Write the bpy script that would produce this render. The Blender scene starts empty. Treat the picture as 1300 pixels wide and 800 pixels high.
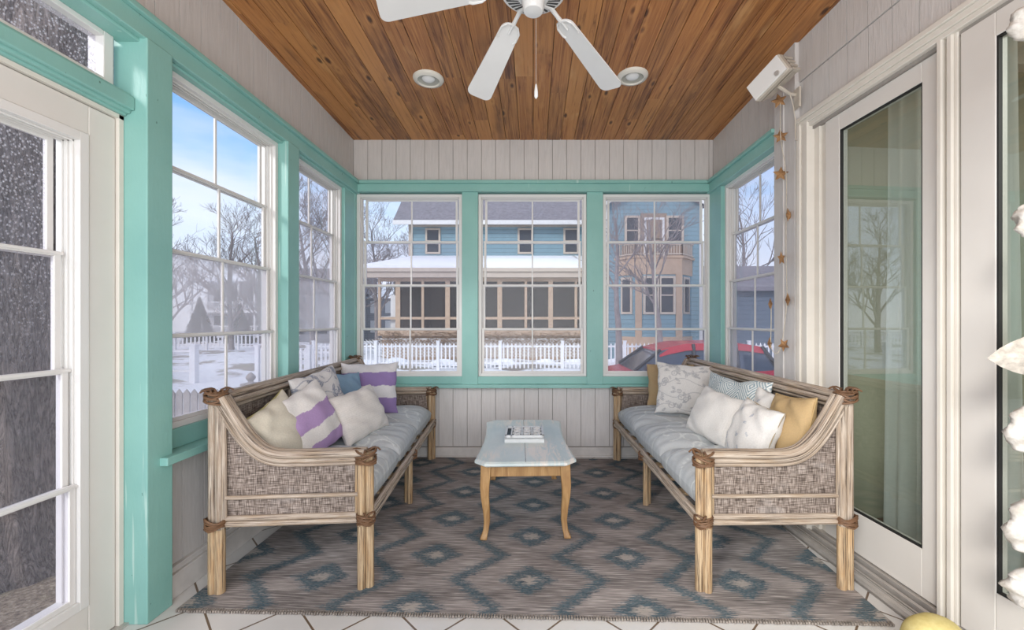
import bpy, math, random
from mathutils import Vector, Matrix
R = math.radians
C = bpy.context.scene.collection
S = bpy.context.scene

# ------------------------------------------------------------------ camera, world, light
cam = bpy.data.cameras.new('camera'); camo = bpy.data.objects.new('camera', cam); C.objects.link(camo)
camo.location = (0, 0, 1.16); camo.rotation_euler = (R(90), 0, 0)
cam.sensor_width = 36; cam.lens = 540/1300*36; cam.shift_x = -27/1300; cam.shift_y = 7/1300; cam.clip_end = 500
S.camera = camo
S.view_settings.view_transform = 'Standard'; S.view_settings.look = 'None'
S.view_settings.gamma = 1; S.view_settings.use_curve_mapping = False
S.view_settings.exposure = 0.42
W = bpy.data.worlds.new('sky'); S.world = W; W.use_nodes = True
nt = W.node_tree; nt.nodes.clear()
def wn(t): return nt.nodes.new(t)
tc = wn('ShaderNodeTexCoord'); sx = wn('ShaderNodeSeparateXYZ'); nt.links.new(tc.outputs['Generated'], sx.inputs[0])
rp = wn('ShaderNodeValToRGB'); nt.links.new(sx.outputs['Z'], rp.inputs[0])
e = rp.color_ramp.elements; e[0].position = 0.0; e[0].color = (.80, .84, .92, 1); e[1].position = .20; e[1].color = (.62, .76, .96, 1)
x = e.new(.30); x.color = (.30, .56, .97, 1); x = e.new(.42); x.color = (.16, .42, .95, 1); x = e.new(.62); x.color = (.7, .78, .92, 1); x = e.new(1.0); x.color = (.85, .9, 1.0, 1)
mp = wn('ShaderNodeMapping'); mp.inputs['Scale'].default_value = (1.3, 1.3, 5.0); nt.links.new(tc.outputs['Generated'], mp.inputs[0])
nz = wn('ShaderNodeTexNoise'); nz.inputs['Scale'].default_value = 1.8; nz.inputs['Detail'].default_value = 7; nt.links.new(mp.outputs[0], nz.inputs[0])
cr = wn('ShaderNodeValToRGB'); nt.links.new(nz.outputs[0], cr.inputs[0]); cr.color_ramp.elements[0].position = .44; cr.color_ramp.elements[1].position = .72
cr.color_ramp.elements[1].color = (.75, .75, .75, 1)
mx = wn('ShaderNodeMix'); mx.data_type = 'RGBA'; nt.links.new(cr.outputs[0], mx.inputs[0]); nt.links.new(rp.outputs[0], mx.inputs[6]); mx.inputs[7].default_value = (.92, .93, .96, 1)
bg = wn('ShaderNodeBackground'); nt.links.new(mx.outputs[2], bg.inputs[0]); bg.inputs[1].default_value = 1.0
wo = wn('ShaderNodeOutputWorld'); nt.links.new(bg.outputs[0], wo.inputs[0])
sun = bpy.data.lights.new('sun', 'SUN'); sun.energy = 1.5; sun.angle = R(12); sun.color = (1, .95, .88)
so = bpy.data.objects.new('sun', sun); C.objects.link(so)
so.rotation_euler = Vector((.55, .75, -.42)).to_track_quat('-Z', 'Y').to_euler()
ar = bpy.data.lights.new('rear_fill_light', 'AREA'); ar.shape = 'RECTANGLE'; ar.size = 2.7; ar.size_y = 2.0; ar.energy = 52; ar.color = (1, .98, .95)  # lamp added behind the camera to brighten the interior; no window built there
ao = bpy.data.objects.new('rear_fill_light', ar); C.objects.link(ao); ao.location = (0, -.55, 1.35); ao.rotation_euler = (R(90), 0, 0)

# ------------------------------------------------------------------ node materials
class NM:
    def __init__(s, name, rough=.6, metal=0, spec=.4):
        s.m = bpy.data.materials.new(name); s.m.use_nodes = True; s.t = s.m.node_tree
        s.b = s.t.nodes['Principled BSDF']; s.out = s.t.nodes['Material Output']
        s.b.inputs['Roughness'].default_value = rough; s.b.inputs['Metallic'].default_value = metal
        s.b.inputs['Specular IOR Level'].default_value = spec
        s.tc = s.t.nodes.new('ShaderNodeTexCoord')
    def n(s, t): return s.t.nodes.new(t)
    def l(s, a, b): s.t.links.new(a, b)
    def co(s, scale=(1, 1, 1), which='Object', rot=(0, 0, 0)):
        m = s.n('ShaderNodeMapping'); m.inputs['Scale'].default_value = scale; m.inputs['Rotation'].default_value = rot
        s.l(s.tc.outputs[which], m.inputs[0]); return m.outputs[0]
    def noise(s, co, scale=1, detail=4, rough=.55, dist=0):
        n = s.n('ShaderNodeTexNoise'); n.inputs['Scale'].default_value = scale; n.inputs['Detail'].default_value = detail
        n.inputs['Roughness'].default_value = rough; n.inputs['Distortion'].default_value = dist; s.l(co, n.inputs['Vector']); return n.outputs[0]
    def ramp(s, v, stops, const=False):
        r = s.n('ShaderNodeValToRGB'); s.l(v, r.inputs[0]); cr = r.color_ramp
        if const: cr.interpolation = 'CONSTANT'
        for i, (p, c) in enumerate(stops):
            if i < 2: el = cr.elements[i]; el.position = p
            else: el = cr.elements.new(p)
            el.color = (c[0], c[1], c[2], 1) if not isinstance(c, (int, float)) else (c, c, c, 1)
        return r.outputs[0]
    def math(s, op, a, b=None, c=None):
        n = s.n('ShaderNodeMath'); n.operation = op
        for i, v in enumerate((a, b, c)):
            if v is None: continue
            if isinstance(v, (int, float)): n.inputs[i].default_value = v
            else: s.l(v, n.inputs[i])
        return n.outputs[0]
    def mix(s, f, a, b, mode='MIX'):
        n = s.n('ShaderNodeMix'); n.data_type = 'RGBA'; n.blend_type = mode
        for i, v in ((0, f), (6, a), (7, b)):
            if isinstance(v, (int, float)): n.inputs[i].default_value = v
            elif isinstance(v, tuple): n.inputs[i].default_value = (*v[:3], 1)
            else: s.l(v, n.inputs[i])
        return n.outputs[2]
    def col(s, v):
        if isinstance(v, tuple): s.b.inputs['Base Color'].default_value = (*v[:3], 1)
        else: s.l(v, s.b.inputs['Base Color'])
    def bump(s, h, strength=.3, dist=.01):
        n = s.n('ShaderNodeBump'); n.inputs['Strength'].default_value = strength; n.inputs['Distance'].default_value = dist
        s.l(h, n.inputs['Height']); s.l(n.outputs[0], s.b.inputs['Normal'])
    def xyz(s, co):
        n = s.n('ShaderNodeSeparateXYZ'); s.l(co, n.inputs[0]); return n.outputs

def simple(name, c, rough=.6, var=.08, scale=8, bump=.0, metal=0, spec=.4, vec=(1, 1, 1)):
    m = NM(name, rough, metal, spec); co = m.co(vec); v = m.noise(co, scale, 5)
    d = tuple(max(0, k*(1-var)) for k in c); l = tuple(min(1, k*(1+var)) for k in c)
    m.col(m.ramp(v, [(.3, d), (.7, l)]))
    if bump: m.bump(m.noise(co, scale*3, 4), bump, .004)
    return m.m

def siding_mat(name, c):
    m = NM(name, .55); co = m.co((60, 60, 5)); v = m.noise(co, 1, 6, .6, .8); v2 = m.noise(m.co((3, 3, 3)), 1, 3)
    a = m.ramp(v, [(.25, tuple(k*.86 for k in c)), (.6, c)]); m.col(m.mix(.25, a, m.ramp(v2, [(.3, tuple(k*.8 for k in c)), (.7, c)])))
    m.bump(v, .55, .004); return m.m
M = {}
M['siding'] = siding_mat('painted_siding', (.63, .608, .59))
M['groove'] = simple('siding_groove', (.30, .275, .25), .8)
def teal():
    m = NM('teal_paint', .38); co = m.co((1, 1, 1)); v = m.noise(co, 2.5, 5)
    a = m.ramp(v, [(.3, (.215, .445, .405)), (.7, (.265, .515, .465))])
    sp = m.noise(m.co((40, 40, 18)), 1, 3, .5); f = m.ramp(sp, [(.735, 0), (.75, 1)])
    st = m.noise(m.co((30, 30, 1.5)), 1, 3, .5); g = m.ramp(st, [(.70, 0), (.74, .5)])
    a = m.mix(g, a, (.55, .72, .66)); m.col(m.mix(f, a, (.09, .2, .17))); m.bump(m.noise(m.co((90, 90, 30)), 1, 3), .25, .003); return m.m
M['teal'] = teal()
M['white'] = simple('white_vinyl', (.72, .71, .69), .35, .03, 3)
M['door'] = simple('door_paint', (.70, .675, .635), .38, .03, 4, .03)
M['casing'] = simple('casing_paint', (.70, .665, .60), .4, .04, 6)
M['base'] = simple('baseboard_paint', (.60, .575, .55), .5, .12, 9, .1)
M['gasket'] = simple('black_gasket', (.015, .015, .015), .6)
M['track'] = simple('aluminium_track', (.54, .51, .48), .4, .1, 20, 0, .5)
M['plastic'] = simple('white_plastic', (.70, .69, .67), .4, .03, 6)
M['oldplastic'] = simple('yellowed_plastic', (.52, .47, .40), .45, .1, 20)
M['black'] = simple('black_plastic', (.02, .02, .022), .4)

def wood_ceiling():
    m = NM('stained_pine_boards', .42); X = m.xyz(m.tc.outputs['Object'])
    bid = m.math('FLOOR', m.math('DIVIDE', m.math('ADD', X[0], 5.06), .115))
    wn1 = m.n('ShaderNodeTexWhiteNoise'); wn1.noise_dimensions = '1D'; m.l(bid, wn1.inputs['W'])
    seg = m.math('FLOOR', m.math('ADD', m.math('DIVIDE', X[1], 2.1), m.math('MULTIPLY', wn1.outputs[0], 3)))
    wn2 = m.n('ShaderNodeTexWhiteNoise'); wn2.noise_dimensions = '1D'; m.l(m.math('ADD', m.math('MULTIPLY', bid, 7.31), m.math('MULTIPLY', seg, 3.7)), wn2.inputs['W'])
    r = wn2.outputs[0]
    cv = m.n('ShaderNodeCombineXYZ'); m.l(m.math('MULTIPLY', X[0], 42), cv.inputs[0]); m.l(m.math('ADD', m.math('MULTIPLY', X[1], 1.6), m.math('MULTIPLY', r, 40)), cv.inputs[1])
    m.l(m.math('MULTIPLY', r, 9), cv.inputs[2])
    g = m.noise(cv.outputs[0], 1, 6, .65, 1.2)
    cv2 = m.n('ShaderNodeCombineXYZ'); m.l(m.math('MULTIPLY', X[0], 5), cv2.inputs[0]); m.l(m.math('ADD', m.math('MULTIPLY', X[1], 1.2), m.math('MULTIPLY', r, 20)), cv2.inputs[1])
    g2 = m.noise(cv2.outputs[0], 1, 4, .6)
    base = m.ramp(r, [(0, (.13, .042, .014)), (.3, (.25, .083, .023)), (.6, (.36, .135, .036)), (.85, (.46, .20, .062)), (1, (.17, .055, .018))])
    a = m.mix(m.ramp(g, [(.35, 0), (.62, .75)]), base, (.56, .26, .085)); a = m.mix(m.ramp(g, [(.30, .8), (.43, 0)]), a, (.085, .027, .010))
    a = m.mix(m.ramp(g2, [(.54, 0), (.70, .6)]), a, (.085, .032, .016))
    a = m.mix(m.ramp(g2, [(.28, .6), (.38, 0)]), a, (.62, .36, .15))
    # knots
    vo = m.n('ShaderNodeTexVoronoi'); cv3 = m.n('ShaderNodeCombineXYZ'); m.l(m.math('MULTIPLY', X[0], 8.7), cv3.inputs[0]); m.l(m.math('ADD', m.math('MULTIPLY', X[1], 3.6), m.math('MULTIPLY', r, 13)), cv3.inputs[1])
    m.l(cv3.outputs[0], vo.inputs['Vector']); vo.inputs['Scale'].default_value = 1
    a = m.mix(m.ramp(vo.outputs['Distance'], [(.07, .85), (.13, 0)]), a, (.035, .011, .005)); a = m.mix(m.ramp(vo.outputs['Distance'], [(.12, 0), (.16, .35), (.26, 0)]), a, (.6, .3, .1))
    m.col(a); m.bump(g, .2, .003); return m.m
M['ceiling'] = wood_ceiling()
M['ceil_groove'] = simple('dark_groove_wood', (.035, .014, .007), .8)

def rug_mat():
    m = NM('woven_ikat_rug', .95, 0, .1); co = m.tc.outputs['Object']; X = m.xyz(co)
    st = m.noise(m.co((9, 170, 1)), 1, 2, .5); st2 = m.noise(m.co((22, 260, 1)), 1, 2, .6)
    jx = m.math('ADD', X[0], m.math('MULTIPLY', m.math('SUBTRACT', st2, .5), .21))
    ax = m.math('ABSOLUTE', jx)
    y = m.math('ADD', X[1], m.math('MULTIPLY', m.math('SUBTRACT', m.noise(m.co((60, 25, 1)), 1, 2), .5), .03))
    q = m.math('DIVIDE', ax, .465)
    def tri(colv):   # distance in periods to nearest diamond row of this column
        par = m.math('MULTIPLY', m.math('MODULO', colv, 2), .5)
        t = m.math('ADD', m.math('ADD', m.math('DIVIDE', y, .383), .909+10), par)
        return m.math('ABSOLUTE', m.math('SUBTRACT', t, m.math('ROUND', t)))
    cc = m.math('ROUND', q); dx = m.math('ABSOLUTE', m.math('SUBTRACT', ax, m.math('MULTIPLY', cc, .465)))
    dy = m.math('MULTIPLY', tri(cc), .383)
    d = m.math('ADD', m.math('DIVIDE', dx, .13), m.math('DIVIDE', dy, .118))
    ring = m.math('MULTIPLY', m.ramp(d, [(.9, 1), (1.0, 0)]), m.ramp(d, [(.30, 0), (.38, 1)]))
    core = m.ramp(d, [(.30, 1), (.38, 0)])
    ci = m.math('FLOOR', q); off = m.math('MULTIPLY', m.math('SUBTRACT', 1, m.math('MULTIPLY', tri(ci), 4)), .095)
    zx = m.math('ADD', m.math('MULTIPLY', m.math('ADD', ci, .49), .465), off)
    dz = m.math('ABSOLUTE', m.math('SUBTRACT', ax, zx)); band = m.ramp(dz, [(.028, 1), (.042, 0)])
    tealf = m.math('MAXIMUM', ring, band)
    tealf = m.math('MULTIPLY', tealf, m.ramp(m.noise(m.co((70, 200, 1)), 1, 2), [(.3, .35), (.55, .92)]))
    base = m.ramp(st, [(.28, (.085, .078, .078)), (.45, (.19, .172, .165)), (.58, (.36, .325, .31)), (.70, (.62, .575, .545))])
    base = m.mix(.42, base, m.ramp(m.noise(m.co((2.5, 9, 1)), 1, 3), [(.35, (.125, .112, .11)), (.65, (.45, .405, .385))]))
    a = m.mix(tealf, base, m.ramp(st2, [(.3, (.030, .058, .080)), (.7, (.095, .165, .20))])); a = m.mix(m.math('MULTIPLY', core, .8), a, (.42, .385, .35))
    m.col(a); m.bump(m.noise(m.co((120, 400, 1)), 1, 2), .5, .003); return m.m
M['rug'] = rug_mat()
M['rug_edge'] = simple('rug_fringe', (.24, .21, .185), .95, .4, 60)

def tile_mat():
    m = NM('white_diagonal_tile', .3); co = m.co((1, 1, 1), 'Object', (0, 0, R(45))); br = m.n('ShaderNodeTexBrick'); m.l(co, br.inputs[0])
    br.offset = 0; br.inputs['Scale'].default_value = 1; br.inputs['Brick Width'].default_value = .272; br.inputs['Row Height'].default_value = .272
    br.inputs['Mortar Size'].default_value = .004; br.inputs['Mortar Smooth'].default_value = .1
    br.inputs['Color1'].default_value = (.70, .69, .67, 1); br.inputs['Color2'].default_value = (.66, .65, .63, 1); br.inputs['Mortar'].default_value = (.17, .12, .08, 1)
    m.col(m.mix(.12, br.outputs[0], m.noise(m.co((6, 6, 6)), 1, 4), 'MULTIPLY')); m.bump(m.ramp(br.outputs['Fac'], [(0, 1), (1, 0)]), .4, .004); return m.m
M['tile'] = tile_mat()

def pole_mat(name, light, dark, crack=.52, yel=(.5, .3, .12)):
    m = NM(name, .55); co = m.co((14, 5, 1), 'UV'); g = m.noise(co, 1, 6, .7, .4)
    c2 = m.noise(m.co((34, 3.5, 1), 'UV'), 1, 4, .6)
    a = m.ramp(g, [(.3, dark), (.5, tuple((p+q)/2 for p, q in zip(light, dark))), (.68, light)])
    a = m.mix(m.ramp(m.noise(m.co((3, 7, 1), 'UV'), 1, 3), [(.45, 0), (.65, .6)]), a, yel)
    a = m.mix(m.ramp(c2, [(.39, .95), (.46, 0)]), a, (.045, .027, .016)); m.col(a); m.bump(c2, .4, .003); return m.m
M['pole'] = pole_mat('whitewashed_rattan', (.60, .52, .43), (.22, .155, .11), yel=(.36, .26, .17))
M['leg'] = pole_mat('tan_rattan', (.64, .49, .31), (.20, .12, .065), yel=(.50, .31, .15))
M['lash'] = pole_mat('dark_rattan_binding', (.26, .14, .07), (.07, .035, .02), yel=(.15, .07, .03))
def cane():
    m = NM('woven_cane', .8, 0, .2); a = m.noise(m.co((22, 330, 14), 'UV'), 1, 2, .5); b = m.noise(m.co((330, 22, 14), 'UV'), 1, 2, .5)
    v = m.math('MULTIPLY', a, b); big = m.noise(m.co((5, 9, 5), 'UV'), 1, 4)
    c = m.ramp(v, [(.15, (.06, .045, .038)), (.25, (.20, .16, .135)), (.36, (.40, .34, .30))])
    c = m.mix(m.ramp(big, [(.55, 0), (.72, .45)]), c, (.42, .39, .37)); m.col(c); m.bump(v, .7, .004); return m.m
M['cane'] = cane()
def vcol(name, rough=.85, scale=160, bump=.25):
    m = NM(name, rough, 0, .2); a = m.n('ShaderNodeAttribute'); a.attribute_name = 'Col'
    w = m.noise(m.co((1, 1, 1)), scale, 3); f = m.noise(m.co((1, 1, 1)), 9, 4)
    m.col(m.mix(m.ramp(w, [(.3, .14), (.7, 0)]), a.outputs[0], (.12, .11, .10)))
    m.bump(m.math('ADD', w, m.math('MULTIPLY', f, 6)), bump, .004); return m.m
M['fabric'] = vcol('printed_fabric')
def pine():
    m = NM('oiled_pine', .5); g = m.noise(m.co((40, 40, 4)), 1, 5, .6, 1); m.col(m.ramp(g, [(.3, (.27, .14, .052)), (.55, (.42, .245, .10)), (.75, (.53, .34, .16))])); m.bump(g, .15, .002); return m.m
M['pine'] = pine()
def ttop():
    m = NM('distressed_blue_paint', .35); X = m.xyz(m.tc.outputs['Object']); g = m.noise(m.co((9, 3, 9)), 1, 5, .6)
    a = m.ramp(g, [(.3, (.50, .59, .59)), (.6, (.60, .67, .66)), (.8, (.68, .72, .71))])
    w = m.noise(m.co((28, 4, 1)), 1, 6, .75, .5); lo = m.ramp(m.noise(m.co((3.4, 2.2, 1)), 1, 2), [(.45, 0), (.6, 1)])
    a = m.mix(m.math('MULTIPLY', m.ramp(w, [(.48, 0), (.55, .9)]), lo), a, (.78, .73, .66)); m.col(a); return m.m
M['ttop'] = ttop()
def schlick(m, f0):
    ge = m.n('ShaderNodeNewGeometry'); dt = m.n('ShaderNodeVectorMath'); dt.operation = 'DOT_PRODUCT'; m.l(ge.outputs['Incoming'], dt.inputs[0]); m.l(ge.outputs['Normal'], dt.inputs[1])
    c = m.math('SUBTRACT', 1, m.math('ABSOLUTE', dt.outputs['Value'])); return m.math('ADD', f0, m.math('MULTIPLY', m.math('POWER', c, 5), 1-f0))
def glass(name, tint=(.98, .985, .98), ior=1.5, boost=0.0):
    m = NM(name); t = m.n('ShaderNodeBsdfTransparent'); t.inputs[0].default_value = (*tint, 1)
    g = m.n('ShaderNodeBsdfGlossy'); g.inputs['Roughness'].default_value = .005
    k = schlick(m, .05+boost); x = m.n('ShaderNodeMixShader'); m.l(k, x.inputs[0]); m.l(t.outputs[0], x.inputs[1]); m.l(g.outputs[0], x.inputs[2]); m.l(x.outputs[0], m.out.inputs[0]); return m.m
def vinyl(name, haze=.10, crinkle=False, tint=(.93, .92, .95)):
    m = NM(name); t = m.n('ShaderNodeBsdfTransparent'); t.inputs[0].default_value = (*tint, 1)
    d = m.n('ShaderNodeBsdfTranslucent'); d.inputs[0].default_value = (.80, .79, .82, 1); d2 = m.n('ShaderNodeBsdfDiffuse'); d2.inputs[0].default_value = (.80, .79, .83, 1)
    a = m.n('ShaderNodeMixShader'); m.l(d.outputs[0], a.inputs[1]); m.l(d2.outputs[0], a.inputs[2])
    x = m.n('ShaderNodeMixShader'); m.l(t.outputs[0], x.inputs[1]); m.l(a.outputs[0], x.inputs[2])
    if crinkle:
        v = m.n('ShaderNodeTexVoronoi'); v.feature = 'F1'; m.l(m.co((1, 110, 85)), v.inputs['Vector']); v.inputs['Scale'].default_value = 1
        X = m.xyz(m.tc.outputs['Object']); hi = m.ramp(m.math('MULTIPLY', X[2], .5), [(.45, 0), (.95, 1)])
        k = m.ramp(v.outputs['Distance'], [(.1, 1), (.45, .0)])
        h = m.math('ADD', haze, m.math('MULTIPLY', m.math('MULTIPLY', k, hi), .42)); m.l(h, x.inputs[0])
    else:
        h = m.ramp(m.noise(m.co((2, 2, 2)), 1, 3), [(.3, haze*.7), (.7, haze*1.3)]); m.l(h, x.inputs[0])
    g = m.n('ShaderNodeBsdfGlossy'); g.inputs['Roughness'].default_value = .08; y = m.n('ShaderNodeMixShader'); m.l(schlick(m, .012), y.inputs[0]); m.l(x.outputs[0], y.inputs[1]); m.l(g.outputs[0], y.inputs[2]); m.l(y.outputs[0], m.out.inputs[0]); return m.m
M['vinyl'] = vinyl('hazy_vinyl_pane', .075)
M['vinyl_side'] = vinyl('hazier_vinyl_pane', .36)
M['vinyl_clear'] = vinyl('clearer_vinyl_pane', .04, tint=(.97, .97, .98)); M['vinyl_mid'] = vinyl('cloudy_vinyl_pane', .20)
M['vinyl_door'] = vinyl('crinkled_vinyl_pane', .05, True)
M['glass'] = glass('door_glass', (.93, .96, .95), 1.5, .09)

# ------------------------------------------------------------------ mesh builder
class MB:
    def __init__(s): s.v = []; s.f = []; s.uv = []; s.col = None
    def face(s, idx, uv=None): s.f.append(tuple(idx)); s.uv.append(uv or [(0, 0)]*len(idx))
    def box(s, a, b, T=None):
        x0, x1 = sorted((a[0], b[0])); y0, y1 = sorted((a[1], b[1])); z0, z1 = sorted((a[2], b[2]))
        o = len(s.v)
        for p in ((x0, y0, z0), (x1, y0, z0), (x1, y1, z0), (x0, y1, z0), (x0, y0, z1), (x1, y0, z1), (x1, y1, z1), (x0, y1, z1)):
            s.v.append(tuple(T(p)) if T else p)
        for q in ((0, 3, 2, 1), (4, 5, 6, 7), (0, 1, 5, 4), (1, 2, 6, 5), (2, 3, 7, 6), (3, 0, 4, 7)):
            P = [s.v[o+i] for i in q]; n = (abs(P[1][0]-P[0][0])+abs(P[2][0]-P[1][0]))
            s.face([o+i for i in q], [(p[1] if n < 1e-5 else p[0], p[2]) for p in P])
        return s
    def tube(s, pts, r, n=8, cap=True, v0=0.0):
        pts = [Vector(p) for p in pts]; rs = r if isinstance(r, (list, tuple)) else [r]*len(pts); o = len(s.v); L = v0+random.random()*9
        up = None; lens = [L]
        for i in range(1, len(pts)): lens.append(lens[-1]+(pts[i]-pts[i-1]).length)
        u0 = random.random()*5
        for i, p in enumerate(pts):
            d = (pts[min(i+1, len(pts)-1)]-pts[max(i-1, 0)]).normalized()
            if up is None: up = d.orthogonal().normalized()
            up = (up-d*up.dot(d)); up = up.normalized() if up.length > 1e-6 else d.orthogonal().normalized(); sd = d.cross(up)
            for k in range(n):
                a = 2*math.pi*k/n; s.v.append(tuple(p+(up*math.cos(a)+sd*math.sin(a))*rs[i]))
        for i in range(len(pts)-1):
            for k in range(n):
                k2 = (k+1) % n
                s.face([o+i*n+k, o+i*n+k2, o+(i+1)*n+k2, o+(i+1)*n+k], [(u0+k/n*.12*8, lens[i]), (u0+(k+1)/n*.12*8, lens[i]), (u0+(k+1)/n*.12*8, lens[i+1]), (u0+k/n*.12*8, lens[i+1])])
        if cap:
            s.face([o+k for k in reversed(range(n))]); s.face([o+(len(pts)-1)*n+k for k in range(n)])
        return s
    def lathe(s, prof, c=(0, 0, 0), n=32, T=None):
        o = len(s.v)
        for (r, z) in prof:
            for k in range(n):
                a = 2*math.pi*k/n; p = (c[0]+r*math.cos(a), c[1]+r*math.sin(a), c[2]+z); s.v.append(tuple(T(p)) if T else p)
        for i in range(len(prof)-1):
            for k in range(n):
                k2 = (k+1) % n; s.face([o+i*n+k, o+i*n+k2, o+(i+1)*n+k2, o+(i+1)*n+k])
        return s
    def prism(s, poly, lift):   # poly: list of 3D points, lift: vector
        o = len(s.v); n = len(poly); lift = Vector(lift)
        P = [Vector(p) for p in poly]
        for p in P: s.v.append(tuple(p))
        for p in P: s.v.append(tuple(p+lift))
        def uvs(ids): return [(s.v[i][0]+s.v[i][1], s.v[i][2]) for i in ids]
        a = [o+i for i in reversed(range(n))]; s.face(a, uvs(a)); a = [o+n+i for i in range(n)]; s.face(a, uvs(a))
        for i in range(n):
            j = (i+1) % n; a = [o+i, o+j, o+n+j, o+n+i]; s.face(a, uvs(a))
        return s
    def xform(s, M_): s.v = [tuple(M_ @ Vector(p)) for p in s.v]; return s
    def build(s, name, m, parent=None, smooth=False, bevel=0):
        me = bpy.data.meshes.new(name); me.from_pydata(s.v, [], s.f); ul = me.uv_layers.new(name='UVMap')
        flat = [c for u in s.uv for q in u for c in q]
        if len(flat) == len(ul.data)*2: ul.data.foreach_set('uv', flat)
        if s.col:
            ca = me.color_attributes.new('Col', 'FLOAT_COLOR', 'POINT'); ca.data.foreach_set('color', [c for q in s.col for c in (*q[:3], 1)])
        me.materials.append(m); me.update(); me.validate()
        if smooth:
            me.polygons.foreach_set('use_smooth', [True]*len(me.polygons))
            if smooth != 2:
                try: me.set_sharp_from_angle(angle=R(40))
                except Exception: pass
        o = bpy.data.objects.new(name, me); C.objects.link(o)
        if parent: o.parent = parent
        if bevel:
            b = o.modifiers.new('bevel', 'BEVEL'); b.width = bevel; b.segments = 2; b.limit_method = 'ANGLE'
        return o
def tag(o, label=None, cat=None, group=None, kind=None):
    if label: o['label'] = label
    if cat: o['category'] = cat
    if group: o['group'] = group
    if kind: o['kind'] = kind
    return o
def empty(name, loc=(0, 0, 0), rz=0, **k):
    o = bpy.data.objects.new(name, None); C.objects.link(o); o.location = loc; o.rotation_euler = (0, 0, rz); o.empty_display_size = .05; return tag(o, **k)
def struct(mb, name, m, **k): return tag(mb.build(name, m, **k), kind='structure')

# ================================================================== ROOM SHELL
XL, XR, YB, YF = -1.53, 1.53, 3.62, -.7
def cz(y): return 2.697+.026*(YB-y)
# floor
struct(MB().box((-1.62, YF, -.12), (1.72, YB+.1, 0)), 'floor', M['tile'])
# ceiling boards
mb = MB(); bw = .115; i0 = -15
for i in range(-15, 16):
    x0 = i*bw-.002+.002; o = len(mb.v); dz = random.Random(i).uniform(0, .0015)
    y0, y1 = YF, YB+.1; a, b = x0+.0018, x0+bw-.0018
    mb.box((a, y0, 0), (b, y1, .018), T=lambda p: (p[0], p[1], cz(p[1])+p[2]+dz))
struct(mb, 'ceiling', M['ceiling'])
mb = MB(); mb.box((-1.8, YF, .012), (1.8, YB+.1, .05), T=lambda p: (p[0], p[1], cz(p[1])+p[2])); struct(mb, 'trim_1', M['ceil_groove'])

def boards(mb, P, u0, u1, z0, z1, bw=.121, th=.012, gap=.004, z1f=None, start=None):
    u = u0 if start is None else start
    while u < u1-1e-4:
        a, b = max(u, u0), min(u+bw, u1)
        if b-a > .006:
            zt0 = z1f(a) if z1f else z1; 
            mb.box((a+gap/2, 0, z0), (b-gap/2, th, zt0+.02 if z1f else zt0), T=P)
        u += bw
# back wall: upper band and lower wall
PB = lambda p: (p[0], YB+p[1], p[2])
mb = MB(); boards(mb, PB, XL, XR, 2.33, 2.71); boards(mb, PB, XL, XR, .09, .60)
struct(mb, 'wall_back', M['siding'])
struct(MB().box((XL-.1, YB+.010, -.02), (XR+.1, YB+.10, .66)).box((XL-.1, YB+.010, 2.26), (XR+.1, YB+.10, 2.74)), 'trim_2', M['groove'])
struct(MB().box((XL, YB-.018, 0), (XR, YB, .085)).box((XL, YB-.026, 0), (XR, YB, .018)), 'baseboard_back', M['base'], bevel=.003)
# left wall
PL = lambda p: (XL-p[1], p[0], p[2])
mb = MB(); boards(mb, PL, YF, YB, 2.33, 0, z1f=cz, start=YF); boards(mb, PL, 1.735, YB, .09, .58)
struct(mb, 'wall_left', M['siding'])
struct(MB().box((XL-.10, 1.7, -.02), (XL-.010, YB, .64)).box((XL-.10, YF, 2.26), (XL-.010, YB, 2.82)), 'trim_3', M['groove'])
struct(MB().box((XL, 1.735, 0), (XL+.035, YB, .10)).box((XL, 1.735, .10), (XL+.022, YB, .125)), 'baseboard_left', M['base'], bevel=.003)
# right wall (far part, beside the corner window)
PR = lambda p: (XR+p[1], p[0], p[2])
mb = MB(); boards(mb, PR, 2.40, YB, 2.33, 0, z1f=cz, start=2.4); boards(mb, PR, 2.40, YB, .0, .58); struct(mb, 'wall_right', M['siding'])
struct(MB().box((XR+.010, 2.4, -.02), (XR+.10, YB, .64)).box((XR+.010, 2.4, 2.26), (XR+.10, YB, 2.82)), 'trim_4', M['groove'])
struct(MB().box((XR-.02, 2.65, 0), (XR, YB, .10)), 'baseboard_right', M['base'])
# white corner board on the right wall
mb = MB()
mb.box((1.475, 2.40, 0), (1.60, 2.605, cz(2.5)+.01)); mb.box((1.468, 2.50, 0), (1.475, 2.508, 2.5)); struct(mb, 'trim_5', M['siding'])
# ---- teal timbers
mb = MB()   # header along left wall: face + moulding
mb.box((XL-.06, YF, 2.235), (XL+.055, YB, 2.31)).box((XL-.06, YF, 2.31), (XL+.075, YB, 2.335)).box((XL-.06, YF, 2.222), (XL+.03, YB, 2.236))
struct(mb, 'trim_6', M['teal'], bevel=.004)
mb = MB(); mb.box((XL+.05, YB-.05, 2.245), (XR-.05, YB+.06, 2.31)).box((XL+.05, YB-.065, 2.31), (XR-.05, YB+.06, 2.338)); struct(mb, 'trim_7', M['teal'], bevel=.004)
mb = MB(); mb.box((XR-.055, 2.60, 2.235), (XR+.06, YB, 2.31)).box((XR-.075, 2.60, 2.31), (XR+.06, YB, 2.335)); struct(mb, 'trim_8', M['teal'], bevel=.004)
struct(MB().box((-1.60, 1.62, 0), (-1.47, 1.735, 2.24)), 'trim_9', M['teal'], bevel=.004)     # big post by the door
struct(MB().box((-1.60, 2.552, .60), (-1.47, 2.673, 2.24)), 'trim_10', M['teal'], bevel=.004)  # post between left windows
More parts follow.
